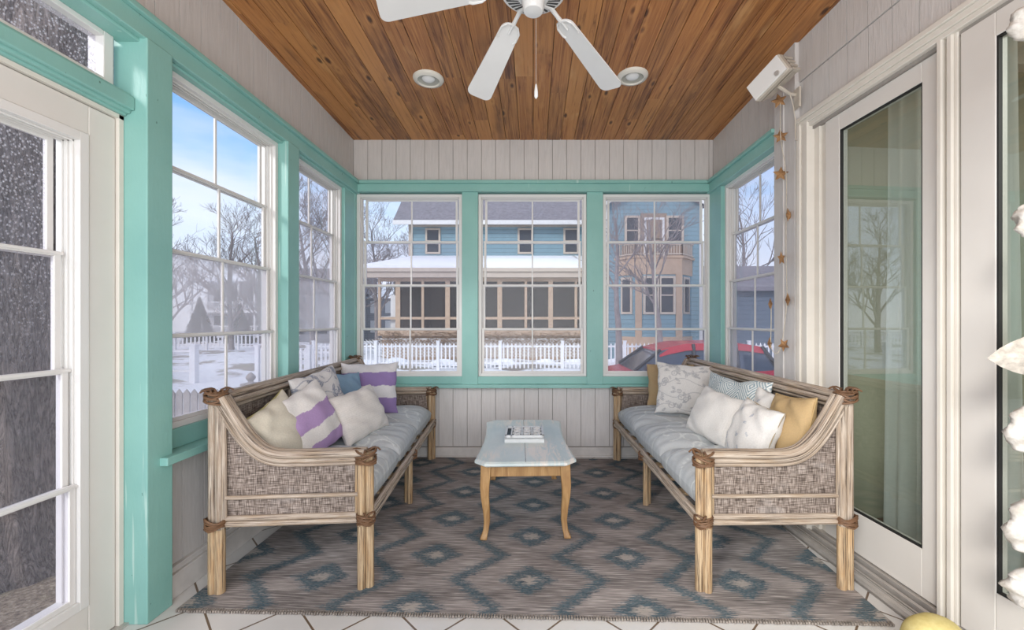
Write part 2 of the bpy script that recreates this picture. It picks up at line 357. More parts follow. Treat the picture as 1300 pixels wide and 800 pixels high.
struct(MB().box((-1.60, 3.40, .60), (-1.505, YB+.06, 2.24)).box((-1.53, 3.585, .60), (-1.502, YB+.06, 2.25)), 'trim_11', M['teal'], bevel=.003)
struct(MB().box((-.603, YB-.025, .60), (-.468, YB+.07, 2.25)), 'trim_12', M['teal'], bevel=.003)
struct(MB().box((.453, YB-.025, .60), (.590, YB+.07, 2.25)), 'trim_13', M['teal'], bevel=.003)
struct(MB().box((1.513, YB-.03, .60), (1.60, YB+.07, 2.25)).box((1.50, 3.40, .60), (1.60, YB, 2.24)), 'trim_14', M['teal'], bevel=.003)
# sills
struct(MB().box((XL+.02, YB-.055, .592), (XR-.02, YB+.05, .622)).box((XL+.02, YB-.02, .622), (XR-.02, YB+.06, .685)), 'trim_15', M['teal'], bevel=.003)
struct(MB().box((XL-.07, 1.675, .585), (XL+.09, YB-.05, .618)).box((XL-.07, 1.735, .618), (XL+.012, YB, .70)), 'trim_16', M['teal'], bevel=.003)
struct(MB().box((XR-.055, 2.605, .585), (XR+.07, YB-.05, .618)).box((XR-.012, 2.605, .618), (XR+.07, YB, .70)), 'trim_17', M['teal'], bevel=.003)

# ---- four-track windows
def window(name, org, ud, od, w, z0, z1, pane=('vinyl',)*4, fr=.026, nsash=4, fm='white', parent=None, clear_last=False, flip=False):
    """org = lower inner corner, ud = along width, od = outward"""
    U = Vector(ud); O = Vector(od); B = Vector(org)
    T = lambda p: tuple(B+U*p[0]+O*p[1]+Vector((0, 0, p[2])))
    root = parent or tag(empty(name), kind='structure')
    mb = MB(); D = .085; h = z1-z0
    for (a, b) in (((0, 0, 0), (fr, D, h)), ((w-fr, 0, 0), (w, D, h)), ((fr, 0, 0), (w-fr, D, fr)), ((fr, 0, h-fr), (w-fr, D, h))): mb.box(a, b, T)
    for k in range(3):   # track ribs on the jambs
        y = .02+.018*k
        mb.box((fr, y, fr), (fr+.007, y+.003, h-fr), T); mb.box((w-fr-.007, y, fr), (w-fr, y+.003, h-fr), T); mb.box((fr, y, h-fr-.007), (w-fr, y+.003, h-fr), T)
    mb.build('window_frame', M[fm], root, bevel=.002)
    hh = (h-2*fr)/nsash
    for i in range(nsash):      # 0 = bottom sash, innermost
        y = .012+.018*i; ins = fr+.002+.007*i; sb = MB(); b0 = fr+hh*i-(.010 if i else 0); b1 = fr+hh*(i+1)+(.010 if i < nsash-1 else 0); st = .020; rl = .017
        x0, x1 = ins, w-ins
        sb.box((x0, y, b0), (x0+st, y+.014, b1), T).box((x1-st, y, b0), (x1, y+.014, b1), T)
        sb.box((x0+st, y, b0), (x1-st, y+.014, b0+rl), T).box((x0+st, y, b1-rl), (x1-st, y+.014, b1), T)
        sb.box((w/2-.006, y+.002, b0+rl), (w/2+.006, y+.012, b1-rl), T)
        if i < nsash-1: sb.box((x0-.004, y-.006, b1-.012), (x1+.004, y, b1-.002), T)
        so_ = sb.build('sash', M[fm], root, bevel=.0015)
        pb = MB(); pb.box((x0+st, y+.006, b0+rl), (x1-st, y+.0075, b1-rl), T)
        pb.build('pane', M[pane if isinstance(pane, str) else pane[i]], so_)
    return root
window('window_1', (XL, 1.737, .70), (0, 1, 0), (-1, 0, 0), .813, .70, 2.222, ('vinyl_mid', 'vinyl_side', 'vinyl_clear', 'vinyl_clear'))
window('window_2', (XL, 2.675, .70), (0, 1, 0), (-1, 0, 0), .723, .70, 2.222, ('vinyl_mid', 'vinyl_side', 'vinyl_mid', 'vinyl'))
window('window_3', (-1.502, YB, .685), (1, 0, 0), (0, 1, 0), .898, .685, 2.235, ('vinyl_clear', 'vinyl_clear', 'vinyl', 'vinyl_clear'))
window('window_4', (-.467, YB, .685), (1, 0, 0), (0, 1, 0), .919, .685, 2.235, 'vinyl_clear')
window('window_5', (.591, YB, .685), (1, 0, 0), (0, 1, 0), .921, .685, 2.235)
window('window_6', (XR, 2.607, .70), (0, 1, 0), (1, 0, 0), .792, .70, 2.235)
# ---- left door (X=-1.57) with the transom over it
DX = -1.57
d1 = tag(empty('door_1'), kind='structure')
mb = MB(); T = lambda p: (DX-p[1], p[0], p[2])
mb.box((1.502, 0, .012), (1.598, .045, 1.918), T).box((.70, 0, .012), (.80, .045, 1.918), T).box((.80, 0, 1.815), (1.502, .045, 1.918), T).box((.80, 0, .012), (1.502, .045, .155), T)
mb.build('door_panel', M['door'], d1, bevel=.003)
window('w', (DX+.004, .80, .155), (0, 1, 0), (-1, 0, 0), .70, .155, 1.815, 'vinyl_door', fr=.03, parent=d1)
mb = MB(); mb.box((1.601, -.012, 0), (1.618, .07, 1.935), T).box((.68, -.012, 1.921), (1.618, .07, 1.936), T).box((.68, -.012, 0), (.697, .07, 1.935), T)
struct(mb, 'trim_18', M['casing'])
struct(MB().box((-1.60, .6, 1.937), (-1.545, 1.62, 2.03)).box((-1.60, .6, 1.957), (-1.515, 1.62, 2.01)).box((-1.60, .6, 1.945), (-1.53, 1.62, 2.022)), 'trim_19', M['teal'], bevel=.006)
t1 = tag(empty('window_7'), kind='structure')
mb = MB(); mb.box((1.555, .0, 2.032), (1.592, .06, 2.222), T).box((.7, 0, 2.032), (1.555, .06, 2.052), T).box((.7, 0, 2.202), (1.555, .06, 2.222), T).box((.7, 0, 2.05), (.73, .06, 2.2), T)
mb.build('window_frame', M['white'], t1, bevel=.003); MB().box((.73, .03, 2.052), (1.555, .032, 2.202), T).build('pane', M['vinyl_door'], t1)
struct(MB().box((-1.63, YF, 0), (-1.55, .68, 2.23)), 'trim_20', M['siding'])
struct(MB().box((-1.66, .68, -.14), (-1.54, 1.62, .010)), 'trim_21', M['track'])

# ---- right wall with two glazed doors, turned 3 degrees
ANG = R(3); B0 = Vector((1.50, 2.42, 0)); US = Vector((math.sin(ANG), -math.cos(ANG), 0)); NO = Vector((math.cos(ANG), math.sin(ANG), 0))
T = lambda p: tuple(B0+US*p[0]+NO*p[1]+Vector((0, 0, p[2])))   # p = (along to camera, outward, z)
mb = MB(); u = -.0
def czs(u): return cz(2.42-u)
mb2 = MB()
while u < 3.1:
    mb.box((u+.002, 0, 2.27), (u+.119, .012, 2.497), T); mb.box((u+.002, -.004, 2.503), (u+.119, .012, czs(u)+.02), T); u += .121
struct(mb, 'wall_right_doors', M['siding'])
struct(MB().box((-.0, .010, 2.2), (3.1, .09, 2.85), T).box((1.66, .0, 0), (3.1, .09, 2.3), T), 'trim_22', M['groove'])
mb = MB()
for k, (a, b, d) in enumerate(((2.262, 2.285, .030), (2.236, 2.262, .020), (2.215, 2.236, .012))): mb.box((.02+.0*k, -d, a), (1.72, .06, b), T)
for k, (a, b, d) in enumerate(((.030, .058, .026), (.058, .082, .016), (.082, .112, .022))): mb.box((a, -d, 0), (b, .06, 2.25), T)
mb.box((.112, .02, 0), (.150, .06, 2.22), T).box((.150, .035, 0), (.185, .08, 2.22), T)
mb.box((.805, -.012, .03), (.823, .07, 2.22), T).box((.823, .01, .03), (.836, .07, 2.22), T).box((.836, -.006, .03), (.855, .07, 2.22), T).box((.855, .004, .03), (.868, .07, 2.22), T)
mb.box((.112, .03, 2.205), (1.66, .08, 2.22), T).box((1.62, -.02, 0), (1.68, .07, 2.23), T)
struct(mb, 'trim_23', M['casing'], bevel=.003)
struct(MB().box((.868, .02, .05), (.876, .06, 2.2), T), 'trim_24', M['gasket'])
def gdoor(name, u0, u1, g0, g1, off):
    root = tag(empty(name), kind='structure'); mb = MB(); f = off; z0, z1, zt = .05, 2.20, 2.118; zb = .243
    mb.box((u0, f, z0), (g0, f+.045, z1), T).box((g1, f, z0), (u1, f+.045, z1), T).box((g0, f, z0), (g1, f+.045, zb), T).box((g0, f, zt), (g1, f+.045, z1), T)
    mb.build('door_panel', M['door'], root, bevel=.003)
    mb = MB(); q = .006
    mb.box((g0, f+.004, zb), (g0+q, f+.018, zt), T).box((g1-q, f+.004, zb), (g1, f+.018, zt), T).box((g0, f+.004, zb), (g1, f+.018, zb+q), T).box((g0, f+.004, zt-q), (g1, f+.018, zt), T)
    mb.build('glazing_gasket', M['gasket'], root)
    MB().box((g0, f+.020, zb), (g1, f+.024, zt), T).build('pane', M['glass'], root)
gdoor('door_2', .190, .803, .285, .715, .022)
gdoor('door_3', .878, 1.62, .990, 1.50, .004)
mb = MB()
struct(MB().box((.0, -.10, 0), (3.0, .10, .012), T), 'trim_28', M['groove'])
for a, b, z in ((-.10, -.078, .03), (-.068, -.060, .024), (-.050, -.040, .022), (-.028, -.010, .034), (.005, .10, .046)): mb.box((0, a, 0), (3.0, b, z), T)
struct(mb, 'trim_25', M['track'], bevel=.001)

# ---- room behind the glazed doors
M['sage'] = simple('sage_wall_paint', (.30, .31, .235), .6, .04, 3)
M['sage_ceiling'] = simple('pale_green_ceiling_paint', (.50, .52, .46), .6, .03, 3)
def wfloor():
    m = NM('brown_wood_floor', .35); g = m.noise(m.co((3, 30, 3)), 1, 5, .6, .5); m.col(m.ramp(g, [(.3, (.12, .07, .045)), (.7, (.26, .17, .12))])); return m.m
M['wfloor'] = wfloor()
struct(MB().box((1.72, -1.2, -.1), (5.2, 2.6, 0)), 'floor_inner_room', M['wfloor'])
struct(MB().box((5.1, -1.2, 0), (5.2, 2.6, 2.9)).box((1.66, 2.5, 0), (5.2, 2.6, 2.9)).box((1.75, -1.2, 0), (5.2, -1.1, 2.9)), 'wall_inner_room', M['sage'])
struct(MB().box((1.67, -1.2, 2.3), (1.74, 2.44, 2.9)), 'wall_inner_partition', M['sage'])
struct(MB().box((1.65, -1.2, 2.75), (5.2, 2.6, 2.85)), 'ceiling_inner_room', M['sage_ceiling'])
struct(MB().box((5.02, -1.1, 2.62), (5.1, 2.5, 2.75)).box((1.75, 2.42, 2.62), (5.1, 2.5, 2.75)), 'trim_26', M['white'])
# ================================================================== RECESSED LIGHTS, FAN
M['trimring'] = simple('cream_enamel', (.70, .67, .60), .35, .03)
M['lens'] = simple('frosted_bulb', (.78, .78, .77), .25, .02)
for (x, y, lab) in ((-.676, 2.744, 'round cream recessed ceiling light left of the fan'), (.634, 2.717, 'round cream recessed ceiling light half hidden by a fan blade, right of the fan')):
    c = empty('recessed_light', (x, y, cz(y)), label=lab, cat='ceiling light', group='recessed ceiling lights')
    MB().lathe([(.066, -.006), (.068, -.014), (.072, -.018), (.092, -.012), (.098, -.003), (.098, .010)], n=40).build('trim_ring', M['trimring'], c, True)
    MB().lathe([(.066, -.010), (.056, -.003), (.0005, -.002)], n=40).build('baffle', simple('grey_baffle', (.42, .41, .36), .5), c, True)
    MB().lathe([(.0005, -.018), (.02, -.016), (.036, -.010), (.042, -.003), (.042, .0)], n=32).build('bulb', M['lens'], c, True)
M['fanwhite'] = simple('fan_white_enamel', (.70, .70, .69), .3, .02)
M['vent'] = simple('dark_vent', (.05, .05, .05), .6)
FY = 1.775; fan = empty('ceiling_fan', (0, FY, 0), label='white five-blade ceiling fan hanging under the wood plank ceiling', cat='ceiling fan')
top = cz(FY)
MB().lathe([(.001, top), (.085, top), (.088, top-.02), (.07, top-.05), (.045, top-.07), (.045, top-.085)], n=48).build('canopy', M['fanwhite'], fan, True)
mb = MB(); mb.lathe([(.045, top-.08), (.12, top-.115), (.140, top-.145), (.142, top-.19), (.136, top-.213), (.128, top-.216), (.055, top-.238), (.04, top-.238)], n=64); mb.build('motor_housing', M['fanwhite'], fan, True)
mb = MB()
for k in range(36):
    a = 2*math.pi*k/36; ca, sa = math.cos(a), math.sin(a)
    def tv(p, ca=ca, sa=sa): return (ca*p[0]-sa*p[1], sa*p[0]+ca*p[1], p[2]-(.0)*p[0])
    z = lambda r: top-.2165-(.128-r)*.30
    o = len(mb.v)
    for (r, w_) in ((.066, .0022), (.122, .0048)):
        for sgn in (-1, 1):
            for dz in (.002, -.0015): mb.v.append(tv((r, sgn*w_, z(r)+dz)))
    for q in ((0, 1, 3, 2), (4, 6, 7, 5), (0, 4, 5, 1), (2, 3, 7, 6), (1, 5, 7, 3), (0, 2, 6, 4)): mb.face([o+i for i in q])
mb.build('vent_slots', M['vent'], fan)
MB().lathe([(.046, top-.23), (.048, top-.236), (.048, top-.262), (.044, top-.268), (.044, top-.288), (.038, top-.297), (.012, top-.302), (.0005, top-.302)], n=40).build('switch_housing', M['fanwhite'], fan, True)
for phi in (-29.4, 42.6, 114.6, 186.6, -101.4):
    a = R(90-phi); dr = R(17.5); r0, r1 = .185, .615; zr = 2.508; L = (r1-r0)/math.cos(dr)
    def tb(p, a=a):   # p = (along blade, across, up)
        pit = R(10); y = p[1]*math.cos(pit)-p[2]*math.sin(pit); z = p[1]*math.sin(pit)+p[2]*math.cos(pit)
        r = r0+p[0]*math.cos(dr)+z*math.sin(dr); zz = zr-p[0]*math.sin(dr)+z*math.cos(dr)
        return (math.cos(a)*r-math.sin(a)*y, math.sin(a)*r+math.cos(a)*y, zz)
    out = []; wr, wt = .046, .066
    for k in range(13):
        t = math.pi/2+math.pi*k/12; out.append((.040+.040*math.cos(t), wr*math.sin(t)))
    for k in range(7):
        t = -math.pi/2+math.pi/2*k/6; out.append((L-.034+.034*math.cos(t), -wt+.034+.034*math.sin(t)))
    for k in range(7):
        t = math.pi/2*k/6; out.append((L-.034+.034*math.cos(t), wt-.034+.034*math.sin(t)))
    mb = MB(); o = len(mb.v); n = len(out)
    for z in (0, .006):
        for p in out: mb.v.append(tb((p[0], p[1], z)))
    mb.face([o+i for i in range(n)]); mb.face([o+n+i for i in reversed(range(n))])
    for i in range(n): mb.face([o+i, o+n+i, o+n+(i+1) % n, o+(i+1) % n])
    bl = mb.build('blade', M['fanwhite'], fan)
    # blade iron: arm from motor and scalloped plate
    mb = MB(); pth = [(math.cos(a)*.05, math.sin(a)*.05, top-.238)]
    for q in (-.08, -.035, .0): pth.append(tb((q, 0, -.004)))
    mb.tube(pth, [.012, .011, .009, .010], 8)
    for sg in (-1, 1): mb.tube([tb((0, 0, -.004)), tb((.005, sg*.025, -.004)), tb((.03, sg*.043, -.003)), tb((.07, sg*.045, -.002)), tb((.085, sg*.038, -.002))], .005, 6)
    mb.tube([tb((0, .0, -.004)), tb((.05, 0, -.003))], .005, 6)
    mb.build('blade_arm', M['fanwhite'], fan, True)
mb = MB(); mb.tube([(0.012, 0.03, top-.24), (.012, .03, 2.16)], .0005, 5); mb.lathe([(.0005, 2.165), (.004, 2.16), (.008, 2.13), (.008, 2.11), (.0005, 2.10)], c=(.012, .03, 0), n=12)
mb.build('pull_chain', M['fanwhite'], fan, True)

# ================================================================== RUG
mb = MB(); NX = 60
mb.box((-1.395, -.955, 0), (1.395, .935, .010))
rug = mb.build('area_rug', M['rug']); rug.location = (0, 2.615, .0005); rug.rotation_euler.z = R(-1.6)
tag(rug, 'flat woven grey rug with teal diamonds and zigzags covering the tiled floor', 'rug')
mb = MB(); rr = random.Random(3)
for k in range(260):
    x = -1.39+2.78*k/259; mb.box((x-.0035, -.966-rr.random()*.004, .0012), (x+.0035, -.953, .010+rr.random()*.002))
mb.build('bound_edge', M['rug_edge'], rug)

# ================================================================== SOFAS
def smoothpts(pts, n=6):
    P = [Vector(p) for p in pts]; out = []
    for i in range(len(P)-1):
        p0 = P[max(i-1, 0)]; p1 = P[i]; p2 = P[i+1]; p3 = P[min(i+2, len(P)-1)]
        for k in range(n):
            t = k/n; out.append(.5*((2*p1)+(-p0+p2)*t+(2*p0-5*p1+4*p2-p3)*t*t+(-p0+3*p1-3*p2+p3)*t**3))
    out.append(P[-1]); return out
LEN = 1.70; DEP = .60
ARM = [(0.0, .600), (.15, .599), (.27, .598), (.36, .602), (.42, .625), (.475, .68), (.525, .755), (.575, .842)]
def sofa(s, org, rz, label):
    root = empty('rattan_sofa', org, rz, label=label, cat='sofa', group='matching rattan sofas')
    X = lambda p: (s*p[0], p[1], p[2])
    def poles(name, paths, m, n=10):
        mb = MB()
        for pts, r in paths: mb.tube([X(p) for p in pts], r, n)
        return mb.build(name, M[m], root, True)
    rr = random.Random(5)
    def lashing(c, r=.034, hz=.030, loose=0, axis='z'):
        mb = MB()
        for k in range(6):
            z = -hz+2*hz*k/5; ph = rr.random()
            pts = [X((c[0]+(r+rr.uniform(0, .003))*math.cos(t+ph), c[1]+(r+rr.uniform(0, .003))*math.sin(t+ph), c[2]+z+.010*math.sin(t*(2 if k % 2 else 1)+ph*6))) for t in [2*math.pi*q/14 for q in range(15)]]
            mb.tube(pts, .0052, 5)
        for k in range(loose):
            a = rr.uniform(0, 6.28); p = Vector((c[0], c[1], c[2]+hz)); pts = [p+Vector((math.cos(a)*.012, math.sin(a)*.012, 0))]
            for q in range(4): a += rr.uniform(-.6, .6); pts.append(pts[-1]+Vector((math.cos(a)*.013, math.sin(a)*.013, (.010-.006*q))))
            mb.tube([X(p) for p in pts], .0038, 5)
        mb.build('lashing', M['lash'], root, True)
    for yy, ins in ((0, 1), (LEN, -1)):
        # front post: cluster of three poles; back post
        poles('front_post', [([(-.016, yy, .275), (-.016, yy, .590)], .018), ([(.014, yy-.012*ins, .275), (.014, yy-.012*ins, .590)], .017), ([(.006, yy+.018*ins, .275), (.006, yy+.018*ins, .590)], .016), ([(.038, yy, .32), (.038, yy, .575)], .008)], 'leg')
        poles('leg', [([(-.016, yy, 0.011), (-.016, yy, .28)], .019), ([(.014, yy-.012*ins, 0.011), (.014, yy-.012*ins, .28)], .018), ([(.006, yy+.018*ins, 0.011), (.006, yy+.018*ins, .28)], .017)], 'leg')
        bx = DEP
        poles('back_post', [([(bx, yy, .275), (bx, yy, .840)], .019), ([(bx+.030, yy, .275), (bx+.030, yy, .835)], .017), ([(bx-.022, yy-.008*ins, .33), (bx-.022, yy-.008*ins, .80)], .010)], 'pole')
        poles('leg', [([(bx, yy, 0.011), (bx, yy, .28)], .020), ([(bx+.030, yy, 0.011), (bx+.030, yy, .28)], .018)], 'leg')
        # arm rail
        A = smoothpts([(a, yy, z) for a, z in ARM])
        def off(dn, dy, x1=1.0):
            res = []
            for i, p in enumerate(A):
                d = (A[min(i+1, len(A)-1)]-A[max(i-1, 0)]).normalized(); nrm = Vector((-d.z, 0, d.x)); q = p+nrm*dn+Vector((0, dy, 0))
                res.append(q)
            return res
        poles('arm_rail', [(off(-.008, -.017*ins), .017), (off(-.008, .015*ins), .017), (off(-.034, -.012*ins), .012), (off(-.034, .014*ins), .012), (off(-.053, -.010*ins), .008)], 'pole')
        poles('side_rail', [([(0, yy, .322), (DEP, yy, .322)], .012), ([(0, yy, .298), (DEP, yy, .298)], .013), ([(0, yy+.014*ins, .31), (DEP, yy+.014*ins, .31)], .012)], 'pole')
        poles('panel_rail', [([(.03, yy-.008*ins, .412), (DEP-.02, yy-.008*ins, .412)], .009)], 'pole')
        pan = [(.02, yy+.002*ins, .315)]+[(p.x, yy+.002*ins, p.z) for p in off(-.052, 0) if p.x > .02]+[(DEP-.005, yy+.002*ins, .79), (DEP-.005, yy+.002*ins, .315)]
        MB().prism([X(p) for p in pan], (0, .006*ins, 0)).build('side_panel', M['cane'], root)
        lashing((0, yy, .568), .040, .026, 3); lashing((0, yy, .305), .034, .020, 1); lashing((bx+.015, yy, .305), .038, .016, 0); lashing((bx+.015, yy, .838), .040, .020, 9)
    # long rails
    poles('front_rail', [([(-.022, -.01, .331), (-.022, LEN+.01, .331)], .014), ([(-.022, -.01, .303), (-.022, LEN+.01, .303)], .014), ([(0, 0, .31), (0, LEN, .31)], .012)], 'pole')
    poles('rear_rail', [([(DEP, 0, .31), (DEP, LEN, .31)], .014), ([(DEP, 0, .34), (DEP, LEN, .34)], .011)], 'pole')
    poles('top_rail', [([(DEP, -.01, .838), (DEP, LEN+.01, .838)], .019), ([(DEP+.032, -.01, .832), (DEP+.032, LEN+.01, .832)], .018), ([(DEP-.024, 0, .812), (DEP-.024, LEN, .812)], .013), ([(DEP-.012, 0, .788), (DEP-.012, LEN, .788)], .009)], 'pole')
    for y in (.57, 1.14):
        poles('back_divider', [([(DEP-.014, y-.010, .34), (DEP-.014, y-.010, .80)], .009), ([(DEP-.014, y+.010, .34), (DEP-.014, y+.010, .80)], .009)], 'pole')
    for a, b in ((.0, .57), (.57, 1.14), (1.14, LEN)):
        mb = MB(); mb.box(X((DEP, a+.005, .33)), X((DEP+.006, b-.005, .81))); mb.build('back_panel', M['cane'], root)
    for x in (0, DEP):
        poles('leg', [([(x-.010, LEN*.5-.013, .011), (x-.010, LEN*.5-.013, .30)], .017), ([(x+.012, LEN*.5+.010, .011), (x+.012, LEN*.5+.010, .30)], .017)], 'leg')
    lashing((-.015, LEN*.5, .31), .032, .014, 1)
    mb = MB()
    for k in range(9):
        y = .08+k*(LEN-.16)/8; mb.box(X((.0, y-.03, .312)), X((DEP, y+.03, .325)))
    mb.build('seat_slats', M['leg'], root)
    return root
AL = R(4.2); AR = R(1.0)
SL = sofa(-1, (-.725, 1.842, 0), AL, 'weathered rattan sofa with cane sides along the left windows')
SR = sofa(1, (.726, 1.816, 0), AR, 'weathered rattan sofa with cane sides in front of the right glazed doors')

# seat cushions
def vine(u, v, sc=1.0, seed=0):
    """1 where an embroidered swirl runs"""
    m = 0.0
    for k in range(3):
        ph = seed+k*2.1; c = .5+.28*math.sin(u*6+ph)-(k-1)*.30
        if abs(v-c) < .012: return 1
    for k in range(7):
        cu, cv = ((k*.37+seed*.13) % 1), ((k*.61+seed*.29) % 1); dx, dy = (u-cu), (v-cv); r = math.hypot(dx, dy); a = math.atan2(dy, dx)
        if r < .15 and abs(r-(.03+.018*((a+3.1416+seed) % 6.283))) < .010: return 1
    return m
def cushion(ob, s, rz, y0, y1, label, seed):
    n1, n2 = 90, 90; W_, D_, H_ = (y1-y0)-.004, .565, .140; rr = random.Random(seed); mb = MB(); cols = []
    base = (.50, .53, .545); lite = (.62, .65, .64)
    def shell(a, b, top):
        ea = 1-abs(a)**7; eb = 1-abs(b)**6; e_ = (max(0, ea)**(.62 if top else .2)*max(0, eb)**(.42 if top else .18))
        puff = (1-a*a)*(1-b*b)
        z = (H_/2)*e_+ (.030*puff if top else .002*puff)
        if top: z += .0035*math.sin(a*17+3*math.sin(b*2.2+seed))*e_+.004*math.sin(a*3+b*5+seed)*e_
        return z if top else -z
    def add(top):
        o = len(mb.v)
        for i in range(n1+1):
            for j in range(n2+1):
                a = -1+2*i/n1; b = -1+2*j/n2; a = math.copysign(abs(a)**.75, a); b = math.copysign(abs(b)**.75, b)
                x = b*(D_/2)*(1+.01*(1-a*a)); y = a*(W_/2)
                zz = shell(a, b, top)
                mb.v.append((x, y, zz+H_/2))
                m = vine((a+1)/2, (b+1)/2, 1, seed)
                cols.append(lite if m else tuple(c*(.96+.05*math.sin(a*31+b*4+seed)) for c in base))
        for i in range(n1):
            for j in range(n2):
                q = [o+i*(n2+1)+j, o+(i+1)*(n2+1)+j, o+(i+1)*(n2+1)+j+1, o+i*(n2+1)+j+1]
                mb.face(q if not top else q[::-1])
    add(True); add(False); mb.col = cols
    c = mb.build('seat_cushion', M['fabric'], None, 2)
    cx, cy = s*(.278), (y0+y1)/2; ca, sa = math.cos(rz), math.sin(rz)
    c.location = (ob[0]+ca*cx-sa*cy, ob[1]+sa*cx+ca*cy, .326); c.rotation_euler.z = rz+rr.uniform(-.012, .012)
    tag(c, label, 'seat cushion', 'pale grey-blue seat cushions on the sofas')
where = ['nearest the camera', 'in the middle', 'at the far end']
for s, ob, rz, sd in ((-1, (-.725, 1.842), AL, 'left'), (1, (.726, 1.816), AR, 'right')):
    for k, (a, b) in enumerate(((.025, .575), (.575, 1.125), (1.125, 1.675))):
        cushion(ob, s, rz, a, b, 'pale grey embroidered seat cushion of the %s sofa, %s' % (sd, where[k]), k+4*(s > 0)+1)

# throw pillows
def pillow(label, w, h, t, c, yaw, lean, roll, pat, cat='throw pillow', dip=0, seed=1, n=84, group=None):
    mb = MB(); cols = []; rr = random.Random(seed); p1, p2, p3 = rr.uniform(0, 6), rr.uniform(0, 6), rr.uniform(0, 6)
    for side in (1, -1):
        o = len(mb.v)
        for i in range(n+1):
            for j in range(n+1):
                u = -1+2*i/n; v = -1+2*j/n
                pin = .075
                x = u*(w/2)*(1-pin*(1-v*v)*abs(u)**1.5); z = v*(h/2)*(1-pin*(1-u*u)*abs(v)**1.5)
                if dip and v > 0: z -= dip*v*v*math.exp(-(u*2.6)**2)
                e_ = ((1-u*u)*(1-v*v)); th = (t/2)*max(0, e_)**.42
                wr = .0035*math.sin(7*u+4*v+p1+2*math.sin(3*v+p2))*min(1, e_*4)+.003*math.sin(13*(u*v)+p3)*min(1, e_*4)
                y = side*(th+wr)+.0010*side*(0 if e_ <= 0 else 1)
                x += .003*math.sin(9*v+p2)*abs(u)**6; z += .003*math.sin(9*u+p1)*abs(v)**6
                mb.v.append((x, y, z)); cols.append(pat((u+1)/2, (v+1)/2, -side))
        for i in range(n):
            for j in range(n):
                q = [o+i*(n+1)+j, o+(i+1)*(n+1)+j, o+(i+1)*(n+1)+j+1, o+i*(n+1)+j+1]; mb.face(q if side < 0 else q[::-1])
    mb.col = cols; ob = mb.build('throw_pillow', M['fabric'], None, 2)
    # welt seam as a part
    ob.matrix_world = Matrix.Translation(c) @ Matrix.Rotation(R(yaw), 4, 'Z') @ Matrix.Rotation(R(-lean), 4, 'X') @ Matrix.Rotation(R(roll), 4, 'Y')
    tag(ob, label, cat, group); return ob
def seam(ob, w, h, m, r=.0035):
    pts = []
    pin = .075
    for k in range(41): u = -1+k/20; pts.append((u*w/2, 0, -h/2*(1-pin*(1-u*u))))
    for k in range(1, 41): v = -1+k/20; pts.append((w/2*(1-pin*(1-v*v)), 0, v*h/2))
    for k in range(1, 41): u = 1-k/20; pts.append((u*w/2, 0, h/2*(1-pin*(1-u*u))))
    for k in range(1, 41): v = 1-k/20; pts.append((-w/2*(1-pin*(1-v*v)), 0, v*h/2))
    MB().tube(pts, r, 6).build('piping', m, ob, True)
cream = (.66, .61, .50); offw = (.74, .71, .665); purp = (.235, .165, .36); tan = (.42, .30, .165); blue = (.22, .34, .46)
def pt_plain(c): return lambda u, v, s: c
def pt_stripe(u, v, s):
    v += .008*math.sin(u*23)
    return (.66, .65, .66) if (v > .80 or .30 < v < .53) else ((.27, .19, .40) if (.53 <= v <= .80 or v <= .30) and v < .96 else (.27, .19, .40))
def pt_stripe2(u, v, s):
    v += .012*math.sin(u*17+1)
    return (.74, .71, .68) if (v > .70 or .22 < v < .44) else (.40, .27, .48)
def leafy(base, ink, n=34, seed=2, vines=True, big=1.15):
    rr = random.Random(seed); L = [(rr.random(), rr.random(), rr.uniform(0, 3.14), big*rr.uniform(.030, .05)) for _ in range(n)]
    F = [(rr.random(), rr.random(), rr.uniform(.03, .05)) for _ in range(int(n/4))]
    def f(u, v, s):
        for (a, b, t, l) in L:
            dx, dy = u-a, v-b; p = dx*math.cos(t)+dy*math.sin(t); q = -dx*math.sin(t)+dy*math.cos(t)
            if (p/l)**2+(q/(l*.42))**2 < 1 and not (abs(q) < .003): return ink
        for (a, b, r) in F:
            d = math.hypot(u-a, v-b)
            if abs(d-r) < .008 or d < .012: return ink
        if vines:
            for k in range(4):
                if abs(v-(.12+.25*k+.06*math.sin(u*9+k*2))) < .006: return ink
        return base
    return f
def pt_diamond(u, v, s):
    a = abs(((u*3.1) % 1)-.5)*2; b = abs(((v*1.6+.1) % 1)-.5)*2; d = a+b*.95
    k = (d*4.6) % 1
    return (.70, .71, .69) if k < .52 else (.20, .29, .33)
def pt_rib(c):
    return lambda u, v, s: tuple(k*(.93 if (v*26) % 1 < .18 else 1) for k in c)
def pt_ribv(c):
    return lambda u, v, s: tuple(k*(.95 if (u*40) % 1 < .25 else 1) for k in c)
def pt_half(u, v, s):   # embroidered front, plain back
    return leafA(u, v, s)
leafA = leafy((.66, .645, .62), (.36, .39, .45), 16, 9, False)
